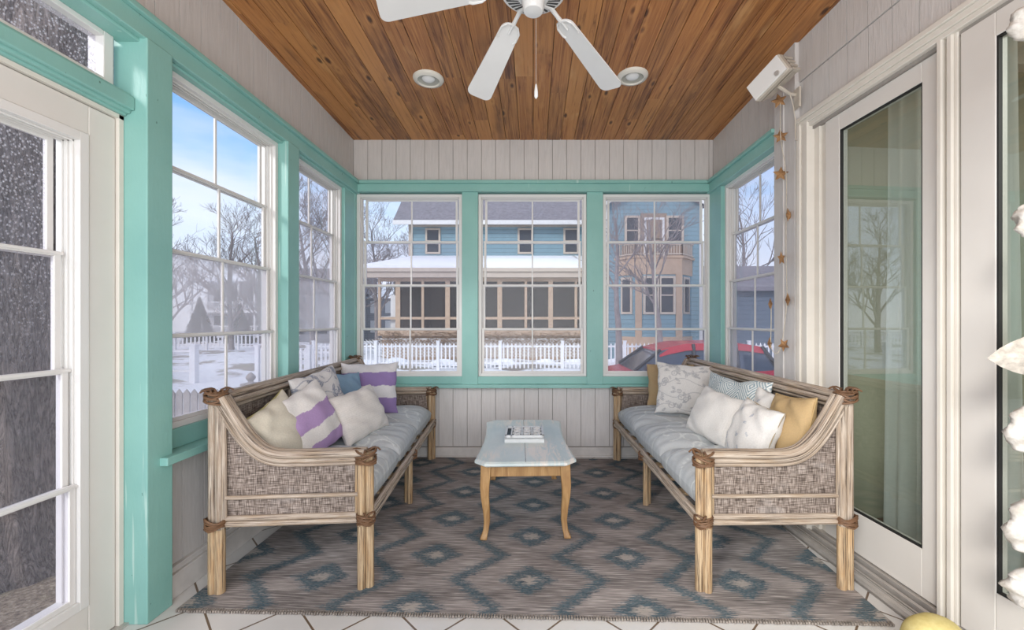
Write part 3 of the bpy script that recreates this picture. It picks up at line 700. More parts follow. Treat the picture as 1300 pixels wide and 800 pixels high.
# left sofa
o = pillow('plain cream pillow slumped against the near arm of the left sofa', .32, .32, .13, (-1.205, 2.035, .625), 88, 20, -16, pt_plain(cream), seed=2); seam(o, .32, .32, simple('olive_piping', (.35, .31, .14), .8))
pillow('lilac and white striped pillow second from the near end of the left sofa', .36, .36, .13, (-1.155, 2.205, .635), 78, 20, -14, pt_stripe2, seed=3)
pillow('white pillow printed with grey leaves leaning on the left sofa back', .40, .40, .13, (-1.215, 2.45, .675), 82, 15, -6, leafy((.64, .62, .61), (.27, .29, .35), 60, 4, big=1.5), seed=4)
pillow('plain light blue pillow leaning on the left sofa back', .34, .34, .11, (-1.26, 2.83, .645), 72, 14, 5, pt_plain(blue), seed=5)
pillow('large purple and white banded pillow at the far end of the left sofa', .40, .38, .13, (-1.195, 3.10, .665), 16, 14, 0, pt_stripe, seed=6)
pillow('off-white ribbed pillow in front of the other pillows on the left sofa', .42, .30, .15, (-1.045, 2.56, .60), 76, 26, -4, pt_rib((.70, .665, .625)), seed=7)
# right sofa
pillow('tan pillow at the far end of the right sofa against the arm', .40, .34, .12, (1.10, 3.36, .645), -6, 8, 0, pt_plain(tan), seed=8)
pillow('white pillow with pale grey floral print on the right sofa', .42, .38, .13, (1.105, 3.08, .66), -14, 18, 3, leafy((.66, .645, .62), (.42, .42, .43), 60, 5), seed=9)
pillow('long pillow with blue and white diamond pattern leaning on right sofa back', .60, .32, .11, (1.205, 2.56, .665), -82, 14, -2, pt_diamond, dip=.02, seed=10, n=120)
pillow('plain white oblong pillow in the middle of the right sofa', .46, .30, .16, (1.065, 2.45, .60), -78, 26, 4, pt_ribv((.70, .685, .655)), seed=11)
o = pillow('white pillow corner peeking out between the blue patterned and tan pillows', .32, .32, .10, (1.225, 2.21, .625), -84, 12, 6, leafA, seed=12); seam(o, .32, .32, simple('grey_piping', (.30, .29, .28), .8))
o = pillow('cream pillow with grey flower sprig facing the seat, near arm of the right sofa', .30, .30, .15, (1.085, 2.10, .605), -84, 22, 4, leafA, seed=13); seam(o, .30, .30, simple('brown_piping', (.33, .27, .18), .8), .0025)
o = pillow('golden tan pillow leaning in the near corner of the right sofa', .32, .34, .13, (1.215, 2.025, .635), -92, 14, -6, pt_plain((.46, .325, .165)), seed=14); seam(o, .32, .34, simple('tan_piping', (.42, .29, .13), .8), .004)

# ================================================================== COFFEE TABLE
tb_ = empty('coffee_table', (-.055, 2.665, 0.0105), R(2.0), label='low pine coffee table with distressed pale blue top on the rug', cat='coffee table')
hw, hl, ch = .268, .475, .055
def outline(k=0.0):
    P = []
    P += [(-hw+ch, -hl), (hw-ch, -hl), (hw, -hl+ch)]
    for q in range(1, 12): t = q/12; P.append((hw-.022*math.sin(math.pi*t)-0*k, -hl+ch+(2*hl-2*ch)*t))
    P += [(hw, hl-ch), (hw-ch, hl), (-hw+ch, hl), (-hw, hl-ch)]
    for q in range(1, 12): t = q/12; P.append((-hw+.022*math.sin(math.pi*t), hl-ch-(2*hl-2*ch)*t))
    P += [(-hw, -hl+ch)]
    return [(x*(1-k/hw), y*(1-k/hl)) for x, y in P]
P = outline(); Pi = outline(.012)
mb = MB(); n = len(P)
for (pp, z) in ((Pi, .392), (P, .400), (P, .412), (Pi, .4185)):
    for p in pp: mb.v.append((p[0], p[1], z))
for k in range(3):
    for i in range(n): j = (i+1) % n; mb.face([k*n+i, k*n+j, (k+1)*n+j, (k+1)*n+i])
mb.face(list(reversed(range(n)))); mb.face([3*n+i for i in range(n)])
mb.build('tabletop', M['ttop'], tb_)
MB().box((-.0012, -hl+.006, .4186), (.0012, hl-.006, .4190)).build('plank_seam', simple('dark_seam', (.16, .17, .17), .8), tb_)
mb = MB(); ax_, ay_ = .205, .405
mb.box((-ax_, -ay_-.011, .325), (ax_, -ay_+.011, .393)).box((-ax_, ay_-.011, .325), (ax_, ay_+.011, .393)).box((-ax_-.011, -ay_, .325), (-ax_+.011, ay_, .393)).box((ax_-.011, -ay_, .325), (ax_+.011, ay_, .393))
mb.build('apron', M['pine'], tb_, bevel=.002)
for sx_ in (-1, 1):
    for sy_ in (-1, 1):
        mb = MB(); sec = []
        for (z, d, w_) in ((.393, .004, .026), (.33, .006, .026), (.28, .010, .024), (.22, .009, .021), (.15, .002, .018), (.09, -.001, .0155), (.045, .004, .0145), (.02, .012, .016), (.008, .016, .019), (0, .015, .017)):
            cx, cy = sx_*(ax_+d), sy_*(ay_+d); sec.append([(cx-w_, cy-w_, z), (cx+w_, cy-w_, z), (cx+w_, cy+w_, z), (cx-w_, cy+w_, z)])
        for q in sec: mb.v += q
        for k in range(len(sec)-1):
            for i in range(4): j = (i+1) % 4; mb.face([k*4+j, k*4+i, (k+1)*4+i, (k+1)*4+j])
        mb.face([0, 1, 2, 3]); e0 = (len(sec)-1)*4; mb.face([e0+3, e0+2, e0+1, e0])
        mb.build('leg', M['pine'], tb_, True, bevel=.004)
# game box on table
gx, gy, gz = -.055, 2.655, .4295
gb = empty('game_box', (gx, gy, gz), R(1.0), label='small white wooden noughts and crosses box on the coffee table', cat='board game')
M['gamewhite'] = simple('white_painted_wood', (.66, .68, .68), .4, .04, 20)
w2, d2 = .118, .115
mb = MB(); mb.box((-w2, -d2, 0), (w2, d2, .030)).box((-w2, -d2, .022), (w2, -d2+.014, .044)).box((-w2, d2-.012, .030), (w2, d2, .044)).box((-w2, -d2, .030), (-w2+.012, d2, .044)).box((w2-.012, -d2, .030), (w2, d2, .044)).box((-w2+.036, -d2, .030), (-w2+.044, d2, .044))
mb.build('tray', M['gamewhite'], gb)
gx0, gx1, gy0, gy1 = -w2+.044, w2-.012, -d2+.014, d2-.012
MB().box((gx0, gy0, .0302), (gx1, gy1, .0310)).box((-w2+.012, gy0, .0302), (-w2+.036, gy1, .0310)).build('dark_lining', simple('slate_lining', (.02, .035, .042), .6), gb)
mb = MB()
for k in (1, 2):
    x = gx0+(gx1-gx0)*k/3; mb.box((x-.004, gy0, .031), (x+.004, gy1, .043)); y = gy0+(gy1-gy0)*k/3; mb.box((gx0, y-.0035, .031), (gx1, y+.0035, .042))
mb.build('grid', M['gamewhite'], gb)
ring = MB(); cr_ = MB()
pts = [(.017*math.cos(t), .017*math.sin(t), 0) for t in [2*math.pi*k/20 for k in range(21)]]; ring.tube(pts, .0075, 8, False); rme = None
for r_ in range(3):
    for c_ in range(3):
        x = gx0+(gx1-gx0)*(c_+.5)/3; y = gy0+(gy1-gy0)*(r_+.5)/3; P0 = Vector((gx, gy, gz))
        if r_ > 0: mb = MB(); mb.tube(pts, .0078, 8, False); nm = 'white round nought in the noughts and crosses box'; ca_ = 'nought game piece'; gg = 'white noughts in the game box'
        else:
            mb = MB(); nm = 'white cross in the front row of the noughts and crosses box'; ca_ = 'cross game piece'; gg = 'white crosses in the game box'
            for sg in (-1, 1): mb.box((-.024, -.005, -.006), (.024, .005, .009), T=lambda p, sg=sg: (p[0]*.707-sg*p[1]*.707, sg*p[0]*.707+p[1]*.707, p[2]))
        o = mb.build('game_piece', M['plastic'], None, r_ > 0); o.location = (P0.x+x, P0.y+y, gz+.0315+(.0075 if r_ else .006)); tag(o, nm, ca_, gg)

# ================================================================== SPEAKER
e1 = Vector((22, -49.5, 24)).normalized(); e2 = Vector((10, -6.7, -23)); e2 = (e2-e1*e2.dot(e1)).normalized(); dd = e1.cross(e2); dd = dd if dd.x > 0 else -dd
spc = Vector((1.262, 2.31, 2.475))
sp = empty('wall_speaker', (1.475, 2.36, 2.50), label='white outdoor loudspeaker tilted on a bracket high on the right wall', cat='loudspeaker')
def TS(p): v = spc+e1*p[0]+e2*p[1]+dd*p[2]-Vector(sp.location); return tuple(v)
l1, l2, l3 = .105, .054, .15
mb = MB(); mb.box((-l1, -l2, .012), (l1, l2, .055), TS)
o0 = len(mb.v)
for (z, k) in ((.055, 1), (.15, .62)):
    for (a, b) in ((-1, -1), (1, -1), (1, 1), (-1, 1)): mb.v.append(TS((a*l1*(.55+.45*k), b*l2*k if z < .1 else b*l2*.72, z)))
for i in range(4): j = (i+1) % 4; mb.face([o0+i, o0+j, o0+4+j, o0+4+i])
mb.face([o0+4, o0+5, o0+6, o0+7])
mb.build('cabinet', M['oldplastic'], sp, bevel=.006)
MB().box((-l1+.004, -l2+.004, -.002), (l1-.004, l2-.004, .010), TS).build('grille', M['plastic'], sp, bevel=.004)
mb = MB()
for k in range(4): mb.box((l1*.80, -l2*.75+k*.026, .06), (l1*.95+.006, -l2*.75+k*.026+.012, .135), TS)
mb.build('cabinet_ribs', M['oldplastic'], sp, bevel=.002)
mb = MB(); mb.lathe([(.0005, -.006), (.012, -.006), (.014, -.002)], n=20, T=lambda p: TS((.055+p[0], .028+p[1], p[2]))); mb.build('badge', M['track'], sp)
mb = MB(); loc = Vector(sp.location)
mb.tube([TS((0, l2, .07)), tuple(Vector((1.42, 2.36, 2.42))-loc), tuple(Vector((1.473, 2.38, 2.42))-loc)], .009, 8); mb.box((-.012, -.02, -.16), (-.001, .03, -.05)); mb.build('bracket', M['oldplastic'], sp, True)
mb = MB(); mb.tube([tuple(Vector(p)-loc) for p in smoothpts([(1.42, 2.36, 2.43), (1.44, 2.36, 2.36), (1.45, 2.36, 2.30), (1.46, 2.37, 2.27), (1.462, 2.372, 2.18), (1.464, 2.36, 2.16)])], .003, 6); mb.build('cable', M['oldplastic'], sp, True)

# ================================================================== STAR GARLAND
def starwood():
    m = NM('rusty_brown_bark', .8); v = m.noise(m.co((20, 20, 20)), 1, 5, .7); m.col(m.ramp(v, [(.3, (.16, .075, .03)), (.7, (.42, .24, .11))])); m.bump(v, .5, .004); return m.m
M['star'] = starwood(); M['twine'] = simple('jute_twine', (.50, .45, .37), .9, .2, 90)
gar = empty('star_garland', (1.43, 2.45, 2.42), label='string of brown wooden stars hanging beside the right glazed door', cat='garland'); GL = Vector(gar.location)
def star(c, r, rot, yaw):
    mb = MB(); mb.v = [(0, -r*.30, 0), (0, r*.30, 0)]
    for k in range(10):
        a = R(rot+36*k+90); q = r if k % 2 == 0 else r*.48; mb.v.append((q*math.cos(a), 0, q*math.sin(a)))
    for k in range(10): a, b = 2+k, 2+(k+1) % 10; mb.face([0, a, b]); mb.face([1, b, a])
    mb.xform(Matrix.Translation(Vector(c)-GL) @ Matrix.Rotation(R(yaw), 4, 'Z')); mb.build('star', M['star'], gar)
def wp(px, py, Y): return Vector(((px-677)*Y/540, Y, 1.16+(407-py)*Y/540))
SP = [(989, 128, 2.46, .044, 10, -25), (991, 173, 2.46, .042, 5, -20), (991, 221, 2.46, .044, -4, -15), (1001, 273, 2.43, .042, 20, 40), (992, 328, 2.46, .042, 8, 30), (1000, 381, 2.43, .042, 0, 62), (995, 438, 2.44, .040, 30, 10), (978, 386, 2.50, .038, 0, 68), (977, 436, 2.50, .040, 12, 66)]
for (px, py, Y, r, rot, yaw) in SP: star(wp(px, py, Y), r, rot, yaw)
mb = MB()
mb.tube([tuple(p-GL) for p in smoothpts([wp(991, 118, 2.46), wp(991, 173, 2.44), wp(998, 221, 2.44), wp(998, 273, 2.44), wp(998, 328, 2.44), wp(999, 381, 2.44), wp(995, 420, 2.44), wp(992, 438, 2.44), wp(986, 449, 2.46), wp(979, 440, 2.49), wp(979, 410, 2.49), wp(979, 386, 2.49)])], .0022, 6)
mb.build('string', M['twine'], gar, True)

# ================================================================== HANGING DRIFTWOOD / STARFISH at the right edge
def shellmat():
    m = NM('bleached_coral', .85); v = m.noise(m.co((22, 22, 22)), 1, 5, .7); m.col(m.ramp(v, [(.3, (.42, .38, .32)), (.6, (.64, .615, .575))])); m.bump(v, .8, .006); return m.m
M['coral'] = shellmat()
hg = empty('shell_garland', (1.40, 1.20, 2.5), label='hanging string of chunky bleached white shells at the right edge', cat='garland'); HL = Vector(hg.location)
def lump(c, rx, rz, pts=5, seed=0, name='shell'):
    rr = random.Random(seed); mb = MB(); n1, n2 = 22, 16; ph = rr.uniform(0, 6)
    for i in range(n1+1):
        t = math.pi*i/n1
        for k in range(n2):
            a = 2*math.pi*k/n2; wv = 1+.16*math.sin(a*3+ph+t*2)+.12*math.sin(t*7+ph)
            sn_ = math.sin(t)**.6; wv *= 1+.07*math.sin(a*5+t*11+ph); mb.v.append((rx*sn_*math.cos(a)*wv, .55*rx*sn_*math.sin(a)*wv, rz*math.cos(t)*(1+.12*math.sin(a*2+ph)*sn_)))
    for i in range(n1):
        for k in range(n2): k2 = (k+1) % n2; mb.face([i*n2+k, (i+1)*n2+k, (i+1)*n2+k2, i*n2+k2])
    mb.xform(Matrix.Translation(Vector(c)-HL)); mb.build(name, M['coral'], hg, 2)
def pw(px, py, Y=1.2): return wp(px, py, Y)
lump(pw(1308, 30), .055, .045, seed=1); lump(pw(1312, 280), .05, .05, seed=2); lump(pw(1312, 545), .065, .065, seed=3); lump(pw(1314, 668), .070, .075, seed=4); lump(pw(1316, 750), .072, .055, seed=5)
# pointed starfish-like shell with an arm reaching left
mb = MB(); c0 = pw(1345, 450); nA = 5; R1 = .205; o = 0; ring_ = []
V = [(0, -.06, 0), (0, .06, 0)]
for k in range(40):
    a = 2*math.pi*k/40+R(183); t = abs(((k/8) % 1)-.5)*2; q = R1*(.50+.50*t**1.5); V.append((q*math.cos(a), 0, q*math.sin(a)))
mb.v = [tuple(Vector(v)) for v in V]
for k in range(40): a, b = 2+k, 2+(k+1) % 40; mb.face([0, a, b]); mb.face([1, b, a])
mb.xform(Matrix.Translation(c0-HL)); mb.build('starfish', simple('mottled_beige_starfish', (.46, .42, .365), .9, .35, 45, .5), hg)
MB().tube([pw(1312, -60)-HL, pw(1312, 700)-HL], .003, 6).build('string', M['twine'], hg)
# yellow lumpy stone by the door at the bottom of the picture
def ystone():
    m = NM('mottled_yellow_glaze', .6); v = m.noise(m.co((9, 9, 9)), 1, 6, .7); m.col(m.ramp(v, [(.3, (.45, .35, .10)), (.6, (.64, .55, .24)), (.75, (.70, .62, .36))])); m.bump(v, .3, .004); return m.m
mb = MB(); n1, n2 = 24, 28
for i in range(n1+1):
    t = math.pi*i/n1
    for k in range(n2):
        a = 2*math.pi*k/n2; w_ = 1+.05*math.sin(2*a+1)+.03*math.sin(5*a+t*3); mb.v.append((.098*math.sin(t)**.8*math.cos(a)*w_, .08*math.sin(t)**.8*math.sin(a)*w_, .116+.116*math.cos(t)*(1 if t < 1.57 else .98)))
for i in range(n1):
    for k in range(n2): k2 = (k+1) % n2; mb.face([i*n2+k, (i+1)*n2+k, (i+1)*n2+k2, i*n2+k2])
o = mb.build('yellow_gourd', ystone(), None, 2); o.location = (1.255, 1.33, 0.0); tag(o, 'rounded mottled yellow gourd on the floor by the right-hand door', 'gourd')

# ================================================================== THINGS BEHIND THE DOORS
def curtain_mat():
    m = NM('sheer_white_curtain', .9); t = m.n('ShaderNodeBsdfTranslucent'); t.inputs[0].default_value = (.78, .82, .80, 1); d = m.n('ShaderNodeBsdfDiffuse'); d.inputs[0].default_value = (.70, .75, .74, 1)
    a = m.n('ShaderNodeMixShader'); a.inputs[0].default_value = .5; m.l(t.outputs[0], a.inputs[1]); m.l(d.outputs[0], a.inputs[2])
    tr = m.n('ShaderNodeBsdfTransparent'); b = m.n('ShaderNodeMixShader'); b.inputs[0].default_value = .78; m.l(tr.outputs[0], b.inputs[1]); m.l(a.outputs[0], b.inputs[2]); m.l(b.outputs[0], m.out.inputs[0]); return m.m
mb = MB(); n = 120
for i in range(n+1):
    t = i/n
    for j in range(11):
        z = 2.26-2.22*j/10; wv = .022*math.sin(t*46)+.012*math.sin(t*19+1); y = 1.56+(.58+.05*(j/10))*t-.02*j/10
        mb.v.append((1.77+wv*(.5+.5*j/10), y, z))
for i in range(n):
    for j in range(10): mb.face([i*11+j, (i+1)*11+j, (i+1)*11+j+1, i*11+j+1])
cu = mb.build('sheer_curtain', curtain_mat(), None, 2); tag(cu, 'sheer white curtain hanging in folds behind the left glazed door', 'curtain')
rod = MB().tube([(1.77, 1.3, 2.27), (1.77, 2.40, 2.27)], .010, 10); ro = rod.build('curtain_rod', M['white'], None, True); tag(ro, 'white curtain rod over the sheer curtain behind the glazed door', 'curtain rod')
st_ = empty('console_table', (2.35, 1.60, 0), label='grey table with turned legs seen through the right-hand glazed door', cat='table')
M['greytable'] = simple('grey_painted_wood', (.48, .45, .40), .5, .1, 12)
MB().box((-.28, -.45, .70), (.5, .45, .735)).build('tabletop', M['greytable'], st_, bevel=.006)
MB().box((-.24, -.41, .60), (.46, .41, .70)).build('apron', M['greytable'], st_)
for (x, y) in ((-.20, -.37), (-.20, .37), (.42, -.37), (.42, .37)):
    MB().lathe([(.0005, 0), (.020, 0), (.028, .07), (.030, .10), (.045, .12), (.045, .135), (.030, .15), (.034, .20), (.048, .40), (.046, .42), (.036, .43), (.048, .45), (.048, .47), (.036, .48), (.048, .50), (.036, .53), (.045, .56), (.045, .61)], c=(x, y, 0), n=20).build('leg', M['greytable'], st_, True)
mb = MB()
for i in range(25):
    t = math.pi*i/24
    for k in range(36):
        a = 2*math.pi*k/36; w_ = 1+.16*abs(math.sin(a*4))*math.sin(t); mb.v.append((.075*math.sin(t)*math.cos(a)*w_, .10*math.sin(t)*math.sin(a)*w_, .055+.065*math.cos(t)*(1+.1*math.sin(a*5))))
for i in range(24):
    for k in range(36): k2 = (k+1) % 36; mb.face([i*36+k, (i+1)*36+k, (i+1)*36+k2, i*36+k2])
o = mb.build('shell_ornament', simple('blue_glazed_shell', (.12, .25, .30), .4, .3, 20), None, 2); o.location = (2.14, 1.36, .745); tag(o, 'blue ribbed shell ornament on the grey table behind the right-hand door', 'ornament')
# ================================================================== OUTDOORS
GZ = -.94
def gh(x, y):
    h = .10*math.sin(x*.9+1.3*math.sin(y*.35))*math.sin(y*.7+.8*math.sin(x*.5))+.05*math.sin(x*2.3+y*1.7)
    k = min(1, max(0, (math.hypot(x, y-1)-4)/6)); m = 0
    if x < -8: m = .35*math.exp(-((x+17)/5)**2-((y-21)/4)**2)
    return GZ+(h-.07)*k+m
def ground():
    m = NM('snow_and_leaves', .9, 0, .2); co = m.co(); X = m.xyz(co)
    sn = m.noise(m.co((.35, .35, .35)), 1, 6, .6); fine = m.noise(m.co((9, 9, 9)), 1, 5, .7)
    snow = m.ramp(fine, [(.3, (.62, .64, .68)), (.6, (.84, .85, .88))])
    dirt = m.ramp(m.noise(m.co((30, 30, 30)), 1, 5, .75), [(.3, (.07, .05, .035)), (.5, (.22, .17, .12)), (.7, (.46, .39, .29))])
    grass = m.ramp(m.noise(m.co((14, 14, 14)), 1, 5, .75), [(.35, (.13, .14, .06)), (.6, (.34, .31, .15))])
    near = m.ramp(m.math('MULTIPLY', m.math('LENGTH' if False else 'ADD', m.math('ABSOLUTE', m.math('ADD', X[0], 4.0)), m.math('ABSOLUTE', m.math('SUBTRACT', X[1], 1.5))), .1), [(.36, 1), (.46, 0)])
    dirt = m.mix(m.ramp(m.noise(m.co((1.5, 1.5, 1.5)), 1, 3), [(.5, 0), (.62, .6)]), dirt, grass)
    pat = m.ramp(sn, [(.51, 0), (.57, .8)]); f = m.math('MAXIMUM', near, pat); m.col(m.mix(f, snow, dirt)); m.bump(fine, .6, .05); return m.m
mb = MB(); N = 150
xs = [-70+140*i/N for i in range(N+1)]; ys = [-6+100*(i/N)**1.4 for i in range(N+1)]
for i in range(N+1):
    for j in range(N+1): mb.v.append((xs[i], ys[j], gh(xs[i], ys[j])))
for i in range(N):
    for j in range(N): mb.face([i*(N+1)+j, (i+1)*(N+1)+j, (i+1)*(N+1)+j+1, i*(N+1)+j+1])
g_ = mb.build('snowy_ground', ground(), None, 2); tag(g_, kind='structure')
struct(MB().box((-1.66, YF, GZ-.2), (-1.60, YB+.1, 0)).box((-1.66, YB+.10, GZ-.2), (1.8, YB+.16, 0)), 'trim_27', M['siding'])

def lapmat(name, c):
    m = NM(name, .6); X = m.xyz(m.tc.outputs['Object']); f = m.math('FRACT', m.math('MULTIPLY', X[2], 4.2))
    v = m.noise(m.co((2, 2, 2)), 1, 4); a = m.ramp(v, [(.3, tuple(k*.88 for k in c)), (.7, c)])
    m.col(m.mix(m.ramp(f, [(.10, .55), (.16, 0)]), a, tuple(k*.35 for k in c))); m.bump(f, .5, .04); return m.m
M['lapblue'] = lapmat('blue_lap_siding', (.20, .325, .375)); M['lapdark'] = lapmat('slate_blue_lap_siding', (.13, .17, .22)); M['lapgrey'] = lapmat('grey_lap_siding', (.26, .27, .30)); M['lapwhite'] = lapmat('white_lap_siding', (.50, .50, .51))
M['shingle'] = simple('grey_roof_shingle', (.20, .19, .215), .9, .2, 6, .2); M['snow'] = simple('snow', (.84, .86, .90), .9, .05, 3, .1)
M['tanwood'] = simple('tan_painted_wood', (.46, .33, .23), .7, .12, 5); M['tanpale'] = simple('pale_tan_trim', (.50, .42, .34), .7, .08, 5); M['trimwhite'] = simple('white_house_trim', (.68, .67, .66), .6, .05, 5)
M['dkpane'] = simple('dark_window_pane', (.035, .04, .05), .15, .1, 3); M['screen'] = None
def screenmat():
    m = NM('porch_screen', .8); t = m.n('ShaderNodeBsdfTransparent'); d = m.n('ShaderNodeBsdfDiffuse'); d.inputs[0].default_value = (.05, .045, .043, 1); x = m.n('ShaderNodeMixShader'); x.inputs[0].default_value = .55
    m.l(t.outputs[0], x.inputs[1]); m.l(d.outputs[0], x.inputs[2]); m.l(x.outputs[0], m.out.inputs[0]); return m.m
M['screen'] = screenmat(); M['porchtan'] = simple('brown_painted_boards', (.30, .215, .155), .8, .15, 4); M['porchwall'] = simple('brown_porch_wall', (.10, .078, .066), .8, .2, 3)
def hwin(root, x0, x1, z0, z1, y, mat='tanpale', t=.12):
    mb = MB(); mb.box((x0-t, y-.08, z0-t), (x1+t, y, z0)).box((x0-t, y-.08, z1), (x1+t, y, z1+t)).box((x0-t, y-.08, z0), (x0, y, z1)).box((x1, y-.08, z0), (x1+t, y, z1)).box((x0, y-.06, (z0+z1)/2-.04), (x1, y, (z0+z1)/2+.04))
    w_ = mb.build('window', M[mat], root); MB().box((x0, y-.03, z0), (x1, y-.01, z1)).build('pane', M['dkpane'], w_)
# --- blue house with long screened porch
hA = empty('house', (0, 0, 0), label='blue two-storey house with long snow-topped screened porch across the street', cat='house')
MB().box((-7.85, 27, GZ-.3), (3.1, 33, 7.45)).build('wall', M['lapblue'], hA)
mb = MB(); mb.box((-7.9, 26.93, .5), (-7.65, 27, 7.4)).box((-7.9, 26.9, 7.1), (3.3, 27, 7.4)); mb.build('corner_trim', M['tanpale'], hA)
mb = MB(); P = [(-8.65, 26.2, 7.32), (-8.65, 30.3, 11.3), (-8.65, 34.4, 7.32), (-8.65, 34.4, 7.12), (-8.65, 30.3, 11.1), (-8.65, 26.2, 7.12)]; mb.prism(P, (11.85, 0, 0)); mb.build('roof', M['shingle'], hA)
MB().box((-8.65, 26.15, 7.08), (3.2, 26.24, 7.34)).build('gutter', M['trimwhite'], hA)
MB().prism([(-7.85, 27.02, 7.3), (-7.85, 30.3, 10.9), (-7.85, 33, 7.3)], (.1, 0, 0)).build('gable', M['lapblue'], hA)
for (a, b) in ((541, 558.6), (658, 676), (716, 734)): hwin(hA, (a-677)/20+.08, (b-677)/20-.08, 5.5, 6.9, 27)
mb = MB()   # porch roof, snow topped
V = [(-9.7, 23.4, 4.02), (3.9, 23.4, 4.02), (3.9, 27, 5.1), (-7.7, 27, 5.1), (-9.7, 23.4, 4.2), (3.9, 23.4, 4.2), (3.9, 27, 5.28), (-7.7, 27, 5.28), (-9.7, 27.0, 4.02), (-9.7, 27.0, 4.2)]
o = 0; mb.v = V
for q in ((4, 5, 6, 7), (0, 3, 2, 1), (0, 1, 5, 4), (1, 2, 6, 5), (2, 3, 7, 6), (4, 7, 9), (0, 8, 3), (0, 4, 9, 8), (3, 8, 9, 7)): mb.face(q)
mb.build('porch_roof', M['snow'], hA)
mb = MB(); mb.box((-9.7, 23.36, 3.86), (3.9, 23.5, 4.06)).box((-9.6, 23.5, 3.55), (3.9, 23.9, 3.9)); mb.build('porch_fascia', M['tanpale'], hA)
mb = MB(); mb.box((-8.7, 23.9, .42), (3.9, 27, .58)).box((-8.7, 23.8, .30), (3.9, 23.95, .62)); mb.build('porch_deck', M['tanwood'], hA)
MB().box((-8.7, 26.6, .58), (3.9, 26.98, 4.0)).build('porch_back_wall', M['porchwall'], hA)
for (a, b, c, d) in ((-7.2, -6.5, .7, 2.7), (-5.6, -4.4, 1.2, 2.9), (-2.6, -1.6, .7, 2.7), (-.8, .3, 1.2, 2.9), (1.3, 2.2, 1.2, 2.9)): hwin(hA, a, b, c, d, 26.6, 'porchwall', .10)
for px, w_ in ((482, .13), (505.5, .26), (537, .14), (568.5, .26), (600, .14), (634.5, .26), (667.5, .14), (699, .26), (731, .14), (760, .26)):
    X0 = (px-677)*24/540; MB().box((X0-w_/2, 23.92, .6), (X0+w_/2, 24.08, 3.6)).build('porch_post', M['tanwood'], hA)
MB().box((-8.6, 23.94, 1.22), (3.9, 24.06, 1.36)).box((-8.6, 23.94, 3.36), (3.9, 24.06, 3.56)).box((-8.6, 23.94, .6), (3.9, 24.06, .72)).build('porch_rail', M['tanwood'], hA)
MB().box((-7.62, 24.0, .62), (3.9, 24.01, 3.5)).build('porch_screen', M['screen'], hA)
MB().box((-8.15, 24.3, .6), (-7.75, 24.36, 2.6)).box((-8.7, 24.2, 1.3), (-7.7, 24.26, 1.4)).build('screen_door_frame', M['trimwhite'], hA)
mb = MB()
for k in range(70):
    x0 = -8.6+k*.18
    for sg in (-1, 1): mb.prism([(x0, 23.86+sg*.012, GZ+.05), (x0+.035, 23.86+sg*.012, GZ+.05), (x0+.035+sg*1.0, 23.86+sg*.012, .10), (x0+sg*1.0, 23.86+sg*.012, .10)], (0, .015, 0))
mb.box((-8.7, 23.84, .08), (3.9, 23.9, .16)); mb.build('lattice_skirt', M['trimwhite'], hA)
MB().box((-8.6, 24.2, GZ-.3), (3.9, 24.3, .42)).build('skirt_backing', M['tanwood'], hA)
rr = random.Random(11); mb = MB()
for k in range(420):
    x0 = -8.6+12.4*rr.random(); p = Vector((x0, 23.75-rr.random()*.15, .30+rr.uniform(-.32, .25))); pts = [p]
    for q in range(3): p = p+Vector((rr.uniform(-.22, .22), rr.uniform(-.05, .05), rr.uniform(-.14, .08))); pts.append(p)
    mb.tube(pts, .014, 3)
o = mb.build('dry_vine', simple('dead_brown_vine', (.22, .14, .08), .9, .3, 9)); tag(o, 'tangle of dry brown vine along the porch deck of the blue house', 'vine', kind='stuff')

# --- blue gabled house with bay and balcony
hB = empty('house', (6.5, 23, GZ), label='blue gabled house with tan bay and balcony seen through the right back window', cat='house')
def LB(mb): mb.v = [(p[0]-6.5, p[1]-23, p[2]-GZ) for p in mb.v]; return mb
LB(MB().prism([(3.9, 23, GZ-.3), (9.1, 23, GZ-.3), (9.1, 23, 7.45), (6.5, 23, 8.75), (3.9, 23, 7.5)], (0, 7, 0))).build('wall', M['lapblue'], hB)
LB(MB().prism([(3.72, 22.6, 7.28), (6.5, 22.6, 8.70), (9.28, 22.6, 7.28), (9.28, 22.6, 7.5), (6.5, 22.6, 8.92), (3.72, 22.6, 7.5)], (0, 8, 0))).build('roof', M['shingle'], hB)
LB(MB().prism([(3.74, 22.55, 7.24), (6.5, 22.55, 8.66), (9.26, 22.55, 7.24), (9.26, 22.55, 7.42), (6.5, 22.55, 8.84), (3.74, 22.55, 7.42)], (0, .05, 0)).box((3.85, 22.95, GZ), (4.03, 23, 7.4)).box((8.97, 22.95, GZ), (9.15, 23, 7.4))).build('corner_trim', M['trimwhite'], hB)
def hwinB(x0, x1, z0, z1, y, m='tanpale', t=.12):
    mb = MB(); mb.box((x0-t, y-.08, z0-t), (x1+t, y, z0)).box((x0-t, y-.08, z1), (x1+t, y, z1+t)).box((x0-t, y-.08, z0), (x0, y, z1)).box((x1, y-.08, z0), (x1+t, y, z1)).box((x0, y-.06, (z0+z1)/2-.03), (x1, y, (z0+z1)/2+.03))
    w_ = LB(mb).build('window', M[m], hB); LB(MB().box((x0, y-.03, z0), (x1, y-.01, z1))).build('pane', M['dkpane'], w_)
hwinB(5.05, 5.65, 5.35, 6.7, 23); hwinB(7.3, 8.0, 5.35, 6.7, 23); hwinB(6.1, 6.95, 4.5, 6.6, 23, 'trimwhite')
LB(MB().box((4.8, 22.93, 4.4), (8.3, 23, 5.2)).box((5.8, 22.94, 4.4), (7.2, 23, 6.95))).build('balcony_backing', M['porchtan'], hB)
bay = [(4.55, 23.02), (5.35, 22.05), (7.65, 22.05), (8.55, 23.02)]
